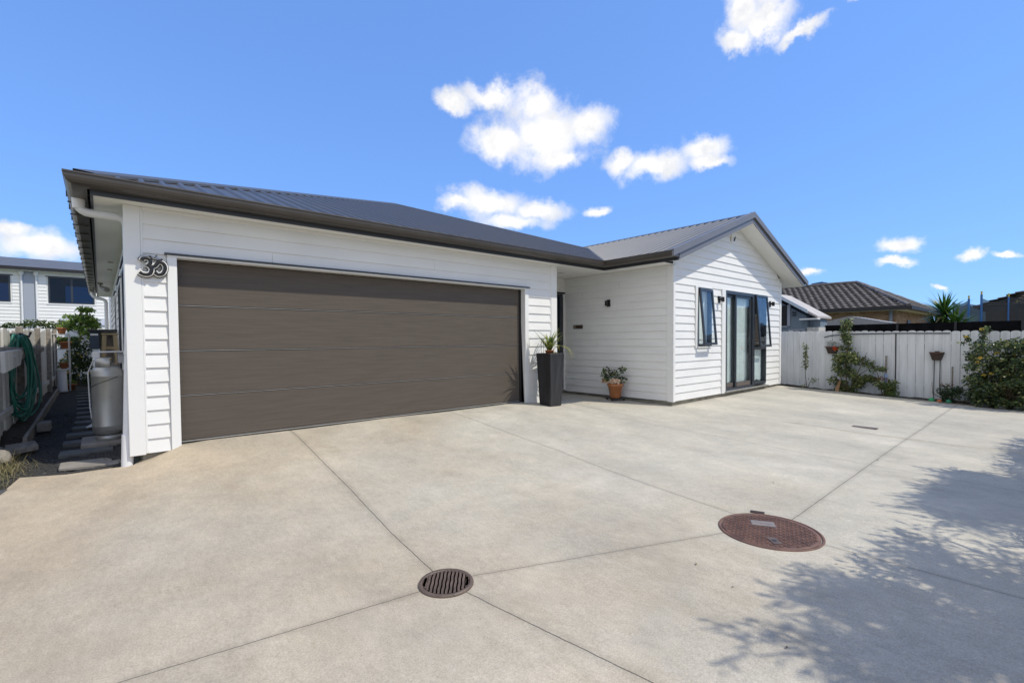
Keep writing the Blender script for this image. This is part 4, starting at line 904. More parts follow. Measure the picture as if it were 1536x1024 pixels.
mb = MB(); r_ = random.Random(31)
for i in range(620):
    a = r_.gauss(-1.45, .09); b = r_.gauss(.75, .33); mb.m = r_.choice([0, 0, 1]); z = gpass(a, max(b, .3))+.0
    strap(mb, (a, b, z), r_.uniform(0, 6.28), r_.uniform(.06, .24), r_.uniform(.3, 1.4), .0025, r_.uniform(.2, 2.2))
tag(mb.build('dry_weeds', DRY), 'tangle of dry weeds at the left edge by the driveway', 'weeds', kind='stuff')
mb = MB()
for i in range(2600):
    a = r_.uniform(-1.45, -.42); b = r_.uniform(.05, 5.5)**1.0; c = V((a, b, gpass(a, b)+.006)); s_ = r_.uniform(.005, .016)
    if b < ytop(a)+.03: continue
    q = [c+V((r_.uniform(-1, 1), r_.uniform(-1, 1), r_.uniform(-.2, .9)))*s_ for _ in range(4)]; mb.m = 0 if r_.random() < .7 else 1; mb.add(q, [(0, 1, 2), (0, 2, 3), (0, 3, 1), (1, 3, 2)])
tag(mb.build('mulch_chips', [MULCH, STONE]), 'loose black mulch chips over the side passage', 'mulch', kind='stuff')
# ================================================================== END OF THE SIDE PASSAGE AND THE HOUSE BEYOND IT
bf = thing('rear_fence', 'white timber fence closing the end of the side passage', 'fence', (-1.5, 13.6, -.2))
x = -6.0; r_ = random.Random(6)
while x < .6: B(x, x+.148, 13.6, 13.62, -.3, 1.56+r_.uniform(-.01, .01)).build('paling', FENCEW, bf); x += .152
B(-6, .6, 13.622, 13.66, 1.30, 1.38).build('rail', FENCEW, bf)
tag(B(-1.5, -.45, 12.45, 12.55, -.16, .06).build('sleeper', STONE, None, .01), 'dark timber sleeper across the far end of the passage', 'sleeper')
def plant(name, label, cat, c, stems, clumps, mats, leafs, group=None, w=None, asp=.5, seed=1, stemr=.012, flowers=None, parentless=False):
    """stems: list of point lists; clumps: (centre, radii, n)"""
    t = thing(name, label, cat, c, group); r_ = random.Random(seed)
    mb = MB()
    for s_ in stems:
        n = len(s_); mb.tube([V(p) for p in s_], [stemr*(1-.7*i/(n-1)) for i in range(n)], 6)
    mb.build('stems', STEM, t); mb = MB()
    for ce, ra, n in clumps: blob(mb, r_, ce, ra, n, leafs, tuple(range(len(mats))), asp, .3, w)
    mb.build('foliage', mats, t)
    if flowers:
        fm, fl, fs_ = flowers
        for q in fl: mb = MB(); blob(mb, r_, q, (fs_, fs_, fs_*.8), 26, fs_*1.3, (0,), .9, .4); mb.build('flower', fm, t)
    return t
r_ = random.Random(9)
cl = []; stems = [[(-1.15, 12.2, -.1), (-1.12, 12.2, .9), (-1.08, 12.2, 1.6), (-1.02, 12.2, 2.25)]]
for i in range(34):
    z = r_.uniform(1.15, 2.2); s_ = .50*(2.35-z)/1.2+.06; a = r_.uniform(0, 6.28); c = (-1.07+s_*math.cos(a)*.85, 12.2+s_*math.sin(a)*.6, z); cl.append((c, (.17, .17, .06), 170)); stems.append([(-1.1, 12.2, z-.15), c])
plant('feathery_shrub', 'tall bright green feathery shrub at the end of the passage', 'shrub', (-1.15, 12.2, -.1), stems, cl, LEAFG, .085, w=(4, 4, 2), asp=.4, seed=3)
cl = [((-1.15+r_.uniform(-.3, .3), 11.9+r_.uniform(-.25, .25), r_.uniform(.05, 1.15)), (.18, .18, .15), 150) for i in range(22)]
plant('dark_shrub', 'dark bushy shrub with pale flowers below the feathery shrub', 'shrub', (-1.15, 11.9, -.1), [[(-1.15, 11.9, -.1), (-1.2, 11.9, .5), (-1.1, 11.9, 1.0)]], cl, LEAFD, .08, w=(6, 3, 1), seed=4,
      flowers=(YELF, [(-1.15+r_.uniform(-.35, .35), 11.6+r_.uniform(-.1, .1), r_.uniform(.2, .9)) for i in range(14)], .018))
cl = [((-5.5+i*.19, 13.95+r_.uniform(-.1, .1), 1.55+r_.uniform(-.02, .10)+(.08 if i > 16 else 0)), (.18, .15, .12), 110) for i in range(24)]
plant('clipped_hedge', 'row of leafy hedge plants topping the rear fence', 'hedge', (-3.5, 13.95, -.2), [[(x, 13.95, -.2), (x, 13.95, 1.4)] for x in (-5, -4, -3, -2)], cl, LEAFD, .09, w=(2, 5, 6), seed=5)
# potted plants on a tiered stand
ts = thing('plant_stand', 'pale stand carrying terracotta pots at the far end of the side fence', 'plant stand', (-1.5, 11.2, -.15))
for z in (.42, .95, 1.35): B(-1.60, -1.28, 10.9, 11.4, z, z+.025).build('shelf', FENCEG, ts)
for x, y in ((-1.58, 10.92), (-1.30, 10.92), (-1.58, 11.36), (-1.30, 11.36)): B(x, x+.03, y, y+.03, -.15, 1.35).build('leg', FENCEG, ts)
for i, (x, z, s_, lab_) in enumerate(((-1.42, 1.375, .10, 'terracotta pot on the top shelf of the plant stand'), (-1.36, .975, .12, 'wide terracotta pot on the middle shelf of the plant stand'), (-1.40, .445, .10, 'small terracotta pot on the lowest shelf of the plant stand'), (-1.28, -.15, .11, 'terracotta pot on the ground under the plant stand'))):
    t = thing('potted_plant', lab_, 'potted plant', (x, 11.05, z), 'terracotta pots on the plant stand')
    mb = MB(); mb.lathe((x, 11.05, z), [(0, 0), (s_*.65, 0), (s_*.95, s_*1.3), (s_*1.08, s_*1.3), (s_*1.1, s_*1.6), (s_*.95, s_*1.6), (0, s_*1.45)], 20); mb.build('pot', TERRA, t)
    mb = MB(); blob(mb, random.Random(i), (x, 11.05, z+s_*2.0), (s_*1.1, s_*1.1, s_*.7), 130, .05, (0, 1, 2), .4); mb.build('foliage', LEAFG, t)
wp = MB(); wp.lathe((-1.42, 10.6, -.15), [(.10, 0), (.115, .02), (.10, .06), (.09, .5), (.10, .56), (.12, .58), (0, .58)], 20); tag(wp.build('white_bollard', PVC), 'squat white plastic column standing below the plant stand', 'column')

nb = thing('neighbour_house', 'two-storey white weatherboard house with grey roof beyond the passage', 'house', (-4, 27, -.3))
Y2 = 27.0; WH = [(-2.56, -.82, 3.16, 4.50), (-5.6, -3.88, 3.16, 4.46)]
w2 = MB(); wall(w2, 'y', Y2, .2, -12, -.25, -.3, 4.78, WH); clad(w2, (0, Y2, 0), (1, 0, 0), (0, -1, 0), -12, -.25, .05, 4.72, .17, [(-2.62, -.76, 3.10, 4.56), (-5.66, -3.82, 3.1, 4.52), (-3.46, -3.02, -9, 9)], tb=.025); w2.box(-.45, -.25, 27.2, 34, -.3, 4.78); w2.build('wall', PAINT, nb)
BLUP = mat('blue_grey_panel', (.33, .36, .42), .5)
B(-3.44, -3.04, Y2-.03, Y2-.001, -.3, 4.7).build('panel', BLUP, nb)
for x in (-3.50, -2.98):
    mb = MB(); mb.tube([(x, Y2-.06, 4.5), (x, Y2-.06, 0)], .045, 10); dpp = mb.build('downpipe', PVC, nb); mb = MB(); mb.lathe((x, Y2-.09, 4.45), [(.03, 0), (.10, .10), (.11, .28), (0, .28)], 14); mb.build('rain_head', PVC, dpp)
for x0, x1, z0, z1 in WH:
    fr = MB()
    for b in frame_boxes(x0, x1, z0, z1, .06, Y2-.03, Y2+.06): fr.box(*b)
    fr.box((x0+x1)/2-.04, (x0+x1)/2+.04, Y2-.025, Y2+.05, z0+.06, z1-.06); fw_ = fr.build('window', FRAME, nb)
    B(x0+.06, x1-.06, Y2+.03, Y2+.036, z0+.06, z1-.06).build('pane', glass('blue_glass', (.10, .15, .22)) if x0 > -3 else D.materials['blue_glass'], fw_)
    mb = MB(); curtain(mb, x0+.06, x0+.62, Y2+.15, z0+.02, z1, 3, .02, 40); mb.build('curtain', CURT, fw_)
    fr = MB(); fr.box(x0-.06, x1+.06, Y2-.04, Y2, z0-.06, z0-.001); fr.build('sill', TRIM, fw_)
    B(x0-.10, x1+.10, Y2-.06, Y2, z1+.001, z1+.03).build('head_flashing', FRAME, fw_)
rf = MB(); rf.prism([(0, Y2-.35, 4.86), (0, Y2+4.5, 5.9), (0, Y2+9, 4.86)], (-12.3, 0, 0), (-.0, 0, 0)); rf.build('roof', SLATE, nb)
B(-12.3, 0, Y2-.40, Y2-.351, 4.72, 4.88).build('gutter', BLACK, nb); B(-12.3, -.02, Y2-.351, Y2, 4.70, 4.73).build('soffit', SOFF, nb)
B(-.249, 2.2, Y2+.3, Y2+6, -.3, 4.5).build('side_wall', BLUP, nb)
lt = MB(); lt.prism([(-2.2, Y2-.03, 2.35), (-.3, Y2-.03, 2.35), (-.3, Y2-1.2, 2.02), (-1.75, Y2-1.2, 2.02)], (0, 0, 0), (0, 0, .04)); lt.build('lower_roof', BLUP, nb)
B(-1.9, -.35, Y2-1.15, Y2-.04, -.3, 2.0).build('lower_wall', TRIM, nb)

# ================================================================== RIGHT: FENCE, GARDEN, NEIGHBOURS
FX2 = 13.72
rf = thing('paling_fence', 'pale grey paling fence with scalloped tops behind the rose garden', 'fence', (FX2, -5, -.3))
y = .9; r_ = random.Random(12); i = 0
while y > -14:
    w_ = .152; top = 1.300+.016*max(-3, min(0, y+2))*0+.018*(y+2.4)*(1 if y > -6 else 0)-.0 if y > -6 else 1.235
    top += r_.uniform(-.008, .008); zb = gz(13.6, max(y, -14))-.06; ya, yb = y-.003, y-w_+.003; lean = r_.uniform(-.003, .003)
    pts = [(FX2, ya, zb), (FX2, yb, zb), (FX2, yb+lean, top-.035)]+[(FX2, (ya+yb)/2+lean+(yb-ya)/2*math.cos(t)*.98, top-.035+.035*math.sin(t)**.8) for t in [math.pi*k/7 for k in range(1, 7)]]+[(FX2, ya+lean, top-.035)]
    mb = MB(); off = r_.uniform(-.002, .004); mb.prism(pts, (off, 0, 0), (off+.02, 0, 0))
    o = mb.build('paling', FENCEW, rf); y -= w_; i += 1
for z in (-.02, .95): B(FX2+.026, FX2+.075, -14, .9, z, z+.07).build('rail', FENCEW, rf)
ir = thing('irrigation_pipe', 'thin black irrigation pipe fixed along the paling fence', 'pipe', (FX2-.03, -3.6, 1.2))
mb = MB(); mb.tube([(FX2-.03, -2.42, 1.13), (FX2-.03, -2.55, 1.17), (FX2-.025, -2.9, 1.205), (FX2-.02, -3.87, 1.215), (FX2-.02, -4.86, 1.20)], .011, 8); mb.build('line', BLACK, ir)
mb = MB(); mb.tube([(FX2-.022, -3.90, 1.20), (FX2-.022, -3.905, .4), (FX2-.022, -3.9, -.30)], .011, 8); mb.build('drop', BLACK, ir)
TREES = [('feathery_tree', 'feathery-leaved tree just right of the driveway, nearest the viewer', 3.9, -8.3, 4.0, 2.2, 51, 95),
         ('feathery_tree', 'second feathery-leaved tree, farther along the right side of the driveway', 6.8, -8.4, 4.3, 2.3, 52, 190),
         ('feathery_tree', 'third feathery-leaved tree along the right side, farthest from the viewer', 9.4, -8.6, 4.2, 2.3, 53, 150)]
GX = 13.45
def g2(y): return gz(13.6, y)
r_ = random.Random(40)
# thin climber
y = -2.08; plant('thin_climber', 'thin pale green climber on a bare stem nearest the house', 'climbing plant', (GX, y, g2(y)),
      [[(GX, y-.02, g2(y)), (GX+.05, y+.04, .2), (GX+.12, y+.05, .85)], [(GX, y-.02, g2(y)), (GX, y-.15, .1)]],
      [((GX+.1, y+.05, .35+.08*i), (.05, .06+.02*math.sin(i), .05), 26) for i in range(8)]+[((GX, y-.18, -.0), (.08, .10, .10), 26), ((GX, y+.05, -.18), (.08, .10, .08), 22)], LEAFR, .055, 'plants along the paling fence', (1, 4, 6, 0), .6, 7, .010)
# big climbing rose
y = -3.0; cl = []; r_ = random.Random(41)
prof_ = [(-.25, .30, .20), (0.0, .30, .26), (.25, .22, .24), (.5, .22, .26), (.7, .18, .26), (.95, .10, .16), (1.2, .08, .12), (1.4, .06, .10)]
for z, hw, dd in prof_:
    for i in range(7 if z < .8 else 3): cl.append(((GX+r_.uniform(-.12, .15), y+.03+r_.uniform(-hw, hw), z+r_.uniform(-.1, .12)), (.11, .12, .11), 90))
for i in range(8): t = i/7; cl.append(((GX, y-.15-.42*t, -.1+.55*t*(1.3-t)), (.08, .10, .08), 80))
for i in range(6): cl.append(((GX+.1, y-.25-.04*i, .45+r_.uniform(-.1, .15)), (.08, .09, .09), 34))
stems = [[(GX, y, g2(y)), (GX, y+.05, .5), (GX+.1, y-.0, 1.0), (GX+.12, y+.02, 1.45)], [(GX, y, g2(y)), (GX, y-.25, .2), (GX, y-.5, .42)], [(GX, y, g2(y)), (GX+.05, y+.25, .4)], [(GX, y-.02, g2(y)), (GX, y-.3, .5), (GX+.05, y-.38, .75)]]
t = plant('climbing_rose', 'largest climbing rose on the fence, rising above the paling tops', 'rose bush', (GX, y, g2(y)), stems, cl, LEAFR, .06, 'plants along the paling fence', (3, 5, 5, 0), .6, 8, .014)
mb = MB(); blob(mb, r_, (GX+.12, y+.03, 1.50), (.07, .10, .08), 60, .045, (3,), .5); mb.build('new_shoots', LEAFR, t)
# supporting half log at its foot
mb = MB(); mb.prism([(GX-.1, -2.75, g2(-2.75)), (GX-.1, -2.83, g2(-2.8)), (GX, -2.86, .02), (GX, -2.80, .04)], (0, 0, 0), (.05, 0, 0)); tag(mb.build('timber_stake', mat('orange_timber', (.35, .2, .1), .8)), 'short leaning orange timber stake at the foot of the climbing rose', 'stake')
# middle plant with reddish tips
y = -3.72; r_ = random.Random(42)
cl = [((GX+r_.uniform(-.1, .1), y-.05+r_.uniform(-.12, .12), r_.uniform(-.25, .1)), (.09, .10, .09), 85) for i in range(12)]+[((GX+.05, y+.15+r_.uniform(-.15, .15), .38+r_.uniform(-.1, .2)), (.07, .08, .06), 26) for i in range(8)]
t = plant('rose_bush', 'medium rose bush with reddish tips tied to a stake, right of the largest climber', 'rose bush', (GX, y, g2(y)), [[(GX, y, g2(y)), (GX, y+.1, .2), (GX, y+.2, .5)], [(GX, y, g2(y)), (GX, y-.1, .1), (GX-.1, y-.25, -.12)]], cl, LEAFR, .06, 'plants along the paling fence', (1, 5, 5, 0), .6, 9)
mb = MB(); blob(mb, r_, (GX-.05, y+.03, .14), (.06, .17, .05), 80, .04, (3,), .5); mb.build('red_leaves', LEAFR, t)
mb = MB(); blob(mb, r_, (GX-.12, y-.22, -.2), (.06, .14, .07), 70, .09, (0,), .25); mb.build('strap_leaves', [PLNT[0]], t)
mb = MB(); mb.tube([(GX+.12, y-.02, -.35), (GX+.12, y-.03, .68)], .022, 8); mb.build('stake', TIMB, t); mb = MB(); mb.tube([(GX+.12, y-.021, .05), (GX+.12, y-.025, .25)], .026, 8); mb.build('blue_tie', mat('blue_tie', (.25, .38, .6), .5), t)
# small dark rose under the hanging pot
y = -4.90; r_ = random.Random(43)
cl = [((GX+r_.uniform(-.1, .1), y+r_.uniform(-.17, .17), r_.uniform(-.30, -.02)), (.09, .10, .08), 85) for i in range(12)]+[((GX, y+.05, .02), (.06, .1, .04), 30)]
t = plant('small_rose', 'small dark rose bush with a tall bare stake, beside the biggest bush', 'rose bush', (GX, y, g2(y)), [[(GX, y, g2(y)), (GX, y-.15, -.1)], [(GX, y, g2(y)), (GX+.1, y+.3, -.15), (GX+.12, y+.32, .1)], [(GX, y, g2(y)), (GX, y-.3, -.25), (GX-.02, y-.42, -.15)]], cl, LEAFR, .045, 'plants along the paling fence', (6, 2, 0, 0), .6, 10)
mb = MB(); blob(mb, r_, (GX, y+.06, .06), (.05, .13, .05), 40, .04, (3,), .5); mb.build('red_leaves', LEAFR, t)
mb = MB(); mb.tube([(GX+.12, y-.02, -.35), (GX+.12, y-.02, .46)], .016, 8); mb.build('stake', TIMB, t)
# the biggest bush at the right
r_ = random.Random(44); cl = []; stems = []; bx0, by0 = 13.2, -5.75
for i in range(150):
    a = r_.uniform(-.50, .85); z = r_.uniform(-.25, 1.0)
    if abs(a) > .85*(1-((z-.30)/.80)**2)**.5+.04 if abs((z-.30)/.80) < 1 else True: continue
    x = bx0+r_.uniform(-.28, .32); cl.append(((x, by0-a, z), (.13, .13, .10), 85))
    if i % 4 == 0: stems.append([(bx0+.1, by0+.05, g2(by0)), (bx0+.05, by0-a*.5, z*.5), (x, by0-a, z)])
for i in range(5): cl.append(((bx0+.2, -5.38+r_.uniform(-.08, .08), 1.0+.07*i), (.08, .07, .06), 34))
for i in range(4): cl.append(((bx0+.2, -5.13-r_.uniform(-.05, .08), .98+.05*i), (.05, .05, .04), 20))
stems.append([(bx0+.1, by0, g2(by0)), (bx0+.2, -5.45, .6), (bx0+.2, -5.36, 1.32)])
fl = [(bx0-.28+r_.uniform(-.05, .3), by0+r_.uniform(-.6, .62), r_.uniform(.15, .95)) for _ in range(9)]+[(bx0+.15, -5.38, 1.27), (bx0+.15, -5.15, 1.12), (bx0+.1, -5.75, 1.0), (bx0+.1, -6.0, .98)]
plant('flowering_bush', 'biggest dark bush at the right edge covered in yellow flowers', 'bush', (bx0, by0, g2(by0)), stems, cl, LEAFR, .062, 'plants along the paling fence', (6, 4, 2, 0), .6, 11, .014, (YELF, fl, .023))
# hanging pots
def wallpot(y, z, lab, wdt, fill, seed):
    t = thing('wall_planter', lab, 'wall planter', (FX2-.1, y, z)); mb = MB()
    a, b = wdt, wdt*.62; xx = FX2-.005
    top = [(xx, y+a, z+.09), (xx, y-a, z+.09), (xx-.13, y-a*.8, z+.09), (xx-.13, y+a*.8, z+.09)]; bot = [(xx, y+b, z-.09), (xx, y-b, z-.09), (xx-.08, y-b*.8, z-.09), (xx-.08, y+b*.8, z-.09)]
    mb.add(top+bot, [(4, 5, 6, 7), (0, 4, 7, 3), (1, 2, 6, 5), (2, 3, 7, 6), (0, 1, 5, 4)]); mb.quad(*[V(p)-V((0, 0, .015)) for p in top]); mb.build('pot', mat('dark_brown_pot', (.045, .025, .02), .6, .3, 12), t, .003)
    mb = MB(); mb.box(xx-.145, xx-.131, y-a*.9, y+a*.9, z+.078, z+.098); mb.build('rim', mat('pot_rim', (.14, .07, .055), .6), t)
    if fill:
        mb = MB(); blob(mb, random.Random(seed), (xx-.07, y, z+.17), (.06, .14, .09), 110, .035, (0, 1, 2), .4, .2); mb.build('foliage', LEAFR, t)
        mb = MB(); blob(mb, random.Random(seed), (xx-.14, y-.10, z+.05), (.04, .05, .04), 60, .04, (0,), .9); mb.build('flowers', ORGF, t)
    else: B(xx-.09, xx-.03, y-.05, y+.03, z+.085, z+.115).build('clod', SOIL, t)
    return t
wallpot(-2.60, .80, 'brown hanging pot with orange flowers on the fence near the house', .155, True, 1)
wp_ = wallpot(-4.64, .68, 'empty dark hanging pot on the fence above two thin canes', .135, False, 2)
tc_ = thing('garden_canes', 'two thin dark canes standing against the fence under the empty pot', 'canes', (FX2-.05, -4.65, -.35))
for y1, y2 in ((-4.60, -4.60), (-4.70, -4.76)):
    mb = MB(); mb.tube([(FX2-.03, y1, .60), (FX2-.04, y1, .0), (FX2-.06, y2+(.0), -.30)], .008, 6); mb.build('cane', BLACK, tc_)
for (y, s_, c, lab) in ((-4.62, .055, (.02, .35, .10), 'small green plastic ball by the fence foot'), (-4.75, .045, (.55, .14, .05), 'small orange plastic ball between two green toys'), (-4.90, .05, (.03, .25, .12), 'dark green toy right of the orange ball')):
    bm = bmesh.new(); bmesh.ops.create_uvsphere(bm, u_segments=16, v_segments=10, radius=s_); me = D.meshes.new('toy_ball'); bm.to_mesh(me); bm.free(); me.materials.append(mat('toy_plastic', c, .35)); me.polygons.foreach_set('use_smooth', [True]*len(me.polygons))
    o = D.objects.new('toy_ball', me); COL.objects.link(o); o.location = (13.25, y, g2(y)+s_*.9); tag(o, lab, 'toy', 'plastic toys at the fence foot')
tag(B(13.10, 13.16, -5.15, -4.75, g2(-5)-.01, g2(-5)+.03).build('timber_strip', TIMB, None, .004), 'short timber strip on the concrete below the small dark rose', 'timber')
for i, (x, y, s_) in enumerate(((13.1, -5.45, .10), (13.05, -5.70, .09), (13.12, -5.95, .11), (13.0, -6.2, .10), (13.3, -5.3, .09))):
    bm = bmesh.new(); bmesh.ops.create_icosphere(bm, subdivisions=2, radius=s_); rr_ = random.Random(i)
    for v_ in bm.verts: v_.co *= 1+rr_.uniform(-.1, .1); v_.co.z *= .7
    me = D.meshes.new('garden_stone'); bm.to_mesh(me); bm.free(); me.materials.append(STONE); o = D.objects.new('garden_stone', me); COL.objects.link(o); o.location = (x, y, g2(y)+s_*.35); tag(o, 'dark rounded garden stone, %s of those edging the biggest bush' % ['second from the left', 'middle one', 'second from the right', 'rightmost', 'leftmost'][i], 'stone', 'dark stones under the biggest bush')
# ---------------------------------------------------------------- beyond the fence
sc_ = thing('screen_fence', 'black shade-cloth screen along the top of the farther boundary', 'screen', (16, -5, -.3))
B(16, 16.02, -16, .6, -.3, 1.50).build('cloth', DARKP, sc_)
for i in range(12): B(15.97, 15.999, -13+i*1.18, -12.95+i*1.18, -.3, 1.52).build('post', BLACK, sc_)
def tileplane(mb, O, U, S, lo, hi, u1, rows, rl, wl_=.26, du=.052, hw=.018, hs_=.06):
    O, U, S = V(O), V(U).normalized(), V(S); Nn = nrm(S, U); n = int(u1/du)
    for r in range(rows):
        s0, s1 = r*rl, (r+1)*rl
        for i in range(n):
            a, b = i*du, (i+1)*du
            if not (lo((a+b)/2) <= s0+.5*rl <= hi((a+b)/2)): continue
            h = lambda q: hw*math.cos(2*math.pi*q/wl_+(r % 2)*math.pi)
            c_ = lambda q, s_: min(max(s_, lo(q)), hi(q))
            p = [O+U*a+S*c_(a, s0)+Nn*(h(a)+hs_), O+U*b+S*c_(b, s0)+Nn*(h(b)+hs_), O+U*b+S*c_(b, s1)+Nn*h(b), O+U*a+S*c_(a, s1)+Nn*h(a)]
            mb.add(p+[O+U*a+S*c_(a, s0), O+U*b+S*c_(b, s0)], [(0, 1, 2, 3), (4, 5, 1, 0)])
h2 = thing('brick_house', 'single-storey tan brick house with brown tiled hip roof behind the paling fence', 'house', (27, 3, -.3))
EX, EY, EZ = 22.7, -2.72, 2.33; RX, RY, RZ = 27.0, -.10, 3.76; T1 = (RZ-EZ)/(RX-EX); T2 = (RZ-EZ)/(RY-EY)
B(EX+.55, 32, EY+.45, 14, -.3, 2.2).build('wall', BRICK, h2); B(EX+.1, 32, EY+.1, 14.2, 2.2, 2.24).build('soffit', SOFF, h2)
mb = MB(); mb.smooth = False; HI = (RX-EX)
tileplane(mb, (EX, EY, EZ), (0, 1, 0), (1, 0, T1), lambda u: 0, lambda u: min(u*HI/(RY-EY), HI), 17, 14, HI/14)
tileplane(mb, (EX, EY, EZ), (1, 0, 0), (0, 1, T2), lambda u: 0, lambda u: min(u*(RY-EY)/HI, (2*HI-u)*(RY-EY)/HI), 2*HI, 9, (RY-EY)/9)
rf2 = mb.build('roof', TILE, h2)
mb = MB(); mb.quad((EX, EY, EZ-.01), (EX+2*HI, EY, EZ-.01), (RX, RY, RZ-.02)); mb.quad((RX, RY, RZ-.02), (EX+2*HI, EY, EZ-.01), (EX+2*HI, 14, EZ-.01), (RX, 14, RZ-.02)); mb.build('roof_lining', TILE, rf2)
for a, b in (((EX, EY, EZ+.03), (RX, RY, RZ+.05)), ((RX, RY, RZ+.05), (EX+2*HI, EY, EZ+.03)), ((RX, RY, RZ+.05), (RX, 14, RZ+.05))):
    mb = MB(); n = 14; a, b = V(a), V(b); mb.tube([a+(b-a)*i/n for i in range(n+1)], [.07+.012*(i % 2) for i in range(n+1)], 8); mb.build('ridge_tiles', TILE, rf2)
g_ = MB(); g_.box(EX-.12, EX+.02, EY-.12, 14, EZ-.13, EZ-.01); g_.box(EX+.02, 31, EY-.12, EY+.02, EZ-.13, EZ-.01); g_.build('gutter', BLACK, h2)
mb = MB(); mb.tube([(EX+.48, EY+.62, 2.2), (EX+.48, EY+.62, -.3)], .06, 10); mb.build('downpipe', mat('blue_grey_pipe', (.22, .26, .32), .4), h2)
B(25.2, 25.9, EY+.41, EY+.449, .6, 1.85).build('window', FRAME, h2); B(24.0, 24.8, EY+.41, EY+.449, 1.2, 1.62).build('window', STEELP, h2)
h3 = thing('tiled_house', 'distant house with dark tiled gable roof showing above the trampoline net', 'house', (33, -7, -.3))
mb = MB(); tileplane(mb, (30, -3.9, 2.55), (0, -1, 0), (1, 0, .35), lambda u: 0, lambda u: min(1.9, u*1.1), 8, 8, .2375); 
tileplane(mb, (30, -3.9, 2.50), (1, 0, 0), (0, -1, .40), lambda u: 0, lambda u: 1.6, 7, 6, .27); rf3 = mb.build('roof', TILE, h3)
B(30.4, 38, -12, -4.3, -.3, 2.45).build('wall', BRICK, h3)
mb = MB(); mb.prism([(30.05, -3.95, 2.48), (31.9, -5.5, 3.17), (31.9, -12, 3.17), (30.05, -12, 2.48)], (0, 0, -.05), (0, 0, -.02)); mb.build('roof_lining', TILE, rf3)
mb = MB(); mb.prism([(32, 2.30, 4.25), (32, 3.5, 4.30), (32, 3.3, 4.44), (32, 2.8, 4.50), (32, 2.5, 4.42)], (0, 0, 0), (1.5, 0, -.3)); mb.box(32.5, 32.6, 2.7, 2.8, -.3, 4.3); tag(mb.build('blue_canopy', mat('dark_blue_canopy', (.03, .09, .2), .5)), 'small dark blue canopy top peeping over the tiled roof', 'canopy')
# low corrugated shed roof in front of the brick house
s3 = thing('low_shed', 'low garden shed with shallow grey corrugated roof in front of the brick house', 'shed', (19.6, -1.9, -.3))
B(19.1, 20.6, -2.75, -.95, -.3, 1.55).build('wall', FENCEG, s3)
mb = MB(); n = 36; y0, y1 = -.92, -2.80; vs = []
for i in range(n+1):
    t = i/n; y = y0+(y1-y0)*t; z = 1.62+.25*(1-abs(2*t-.86)/1.14)+.008*(i % 2); vs += [(18.95, y, z), (20.7, y, z), (18.95, y, 1.57)]
mb.add(vs, [(3*i, 3*i+1, 3*i+4, 3*i+3) for i in range(n)]+[(3*i, 3*i+3, 3*i+5, 3*i+2) for i in range(n)]); mb.build('roof', mat('grey_corrugate', (.28, .28, .29), .6, .1, 8), s3)
# playhouse
ph = thing('playhouse', 'blue-grey playhouse with sloping pale roof between the wing and the tiled house', 'playhouse', (15.9, -.9, -.3))
PB = mat('playhouse_boards', (.17, .215, .265), .75, .15, 6, .4, 20, (4, 4, .5))
mb = MB(); mb.prism([(15.35, -1.50, -.3), (15.35, -.1, -.3), (15.35, -.1, 2.30), (15.35, -.70, 2.28), (15.35, -1.50, 1.78)], (0, 0, 0), (.9, 0, 0)); mb.build('wall', PB, ph)
mb = MB(); mb.prism([(15.1, -.72, 2.50), (15.1, -1.86, 1.76), (15.1, -1.86, 1.70), (15.1, -.72, 2.40)], (0, 0, 0), (1.3, 0, 0)); mb.prism([(15.1, -.72, 2.50), (15.1, .5, 1.80), (15.1, .5, 1.74), (15.1, -.72, 2.40)], (.001, 0, 0), (1.3, 0, 0)); mb.build('roof', mat('sand_roof', (.42, .39, .37), .7, .12, 5), ph)
mb = MB(); mb.prism([(15.07, -.72, 2.52), (15.07, -1.60, 1.955), (15.07, -1.60, 1.85), (15.07, -.72, 2.42)], (0, 0, 0), (.03, 0, 0)); mb.build('barge_board', mat('pale_blue_paint', (.46, .54, .62), .5), ph)
B(15.05, 15.3, -1.87, -1.40, 1.66, 1.70).build('gutter', TRIM, ph)
fr = MB(); fr.box(15.31, 15.349, -1.06, -.98, 1.50, 2.15); fr.box(15.31, 15.349, -.98, -.4, 1.46, 1.50); fw_ = fr.build('window', BLUP, ph); B(15.33, 15.349, -.97, -.4, 1.505, 2.12).build('opening', BLACK, fw_)
fr = MB(); fr.box(15.31, 15.349, -1.46, -1.02, 1.36, 1.395); fr.box(15.31, 15.349, -1.055, -1.02, 1.0, 1.36); fr.build('lower_frame', BLUP, ph)
B(15.34, 16.2, -1.82, -1.51, -.3, 1.44).build('lean_to', FENCEG, ph); B(15.55, 16.2, -1.80, -1.51, 1.441, 1.70).build('upper_panel', PB, ph)
for i, z in enumerate((1.88, 1.80)): B(15.30, 15.349, -1.22, -1.13, z, z+.035).build('hook', BLACK, ph)
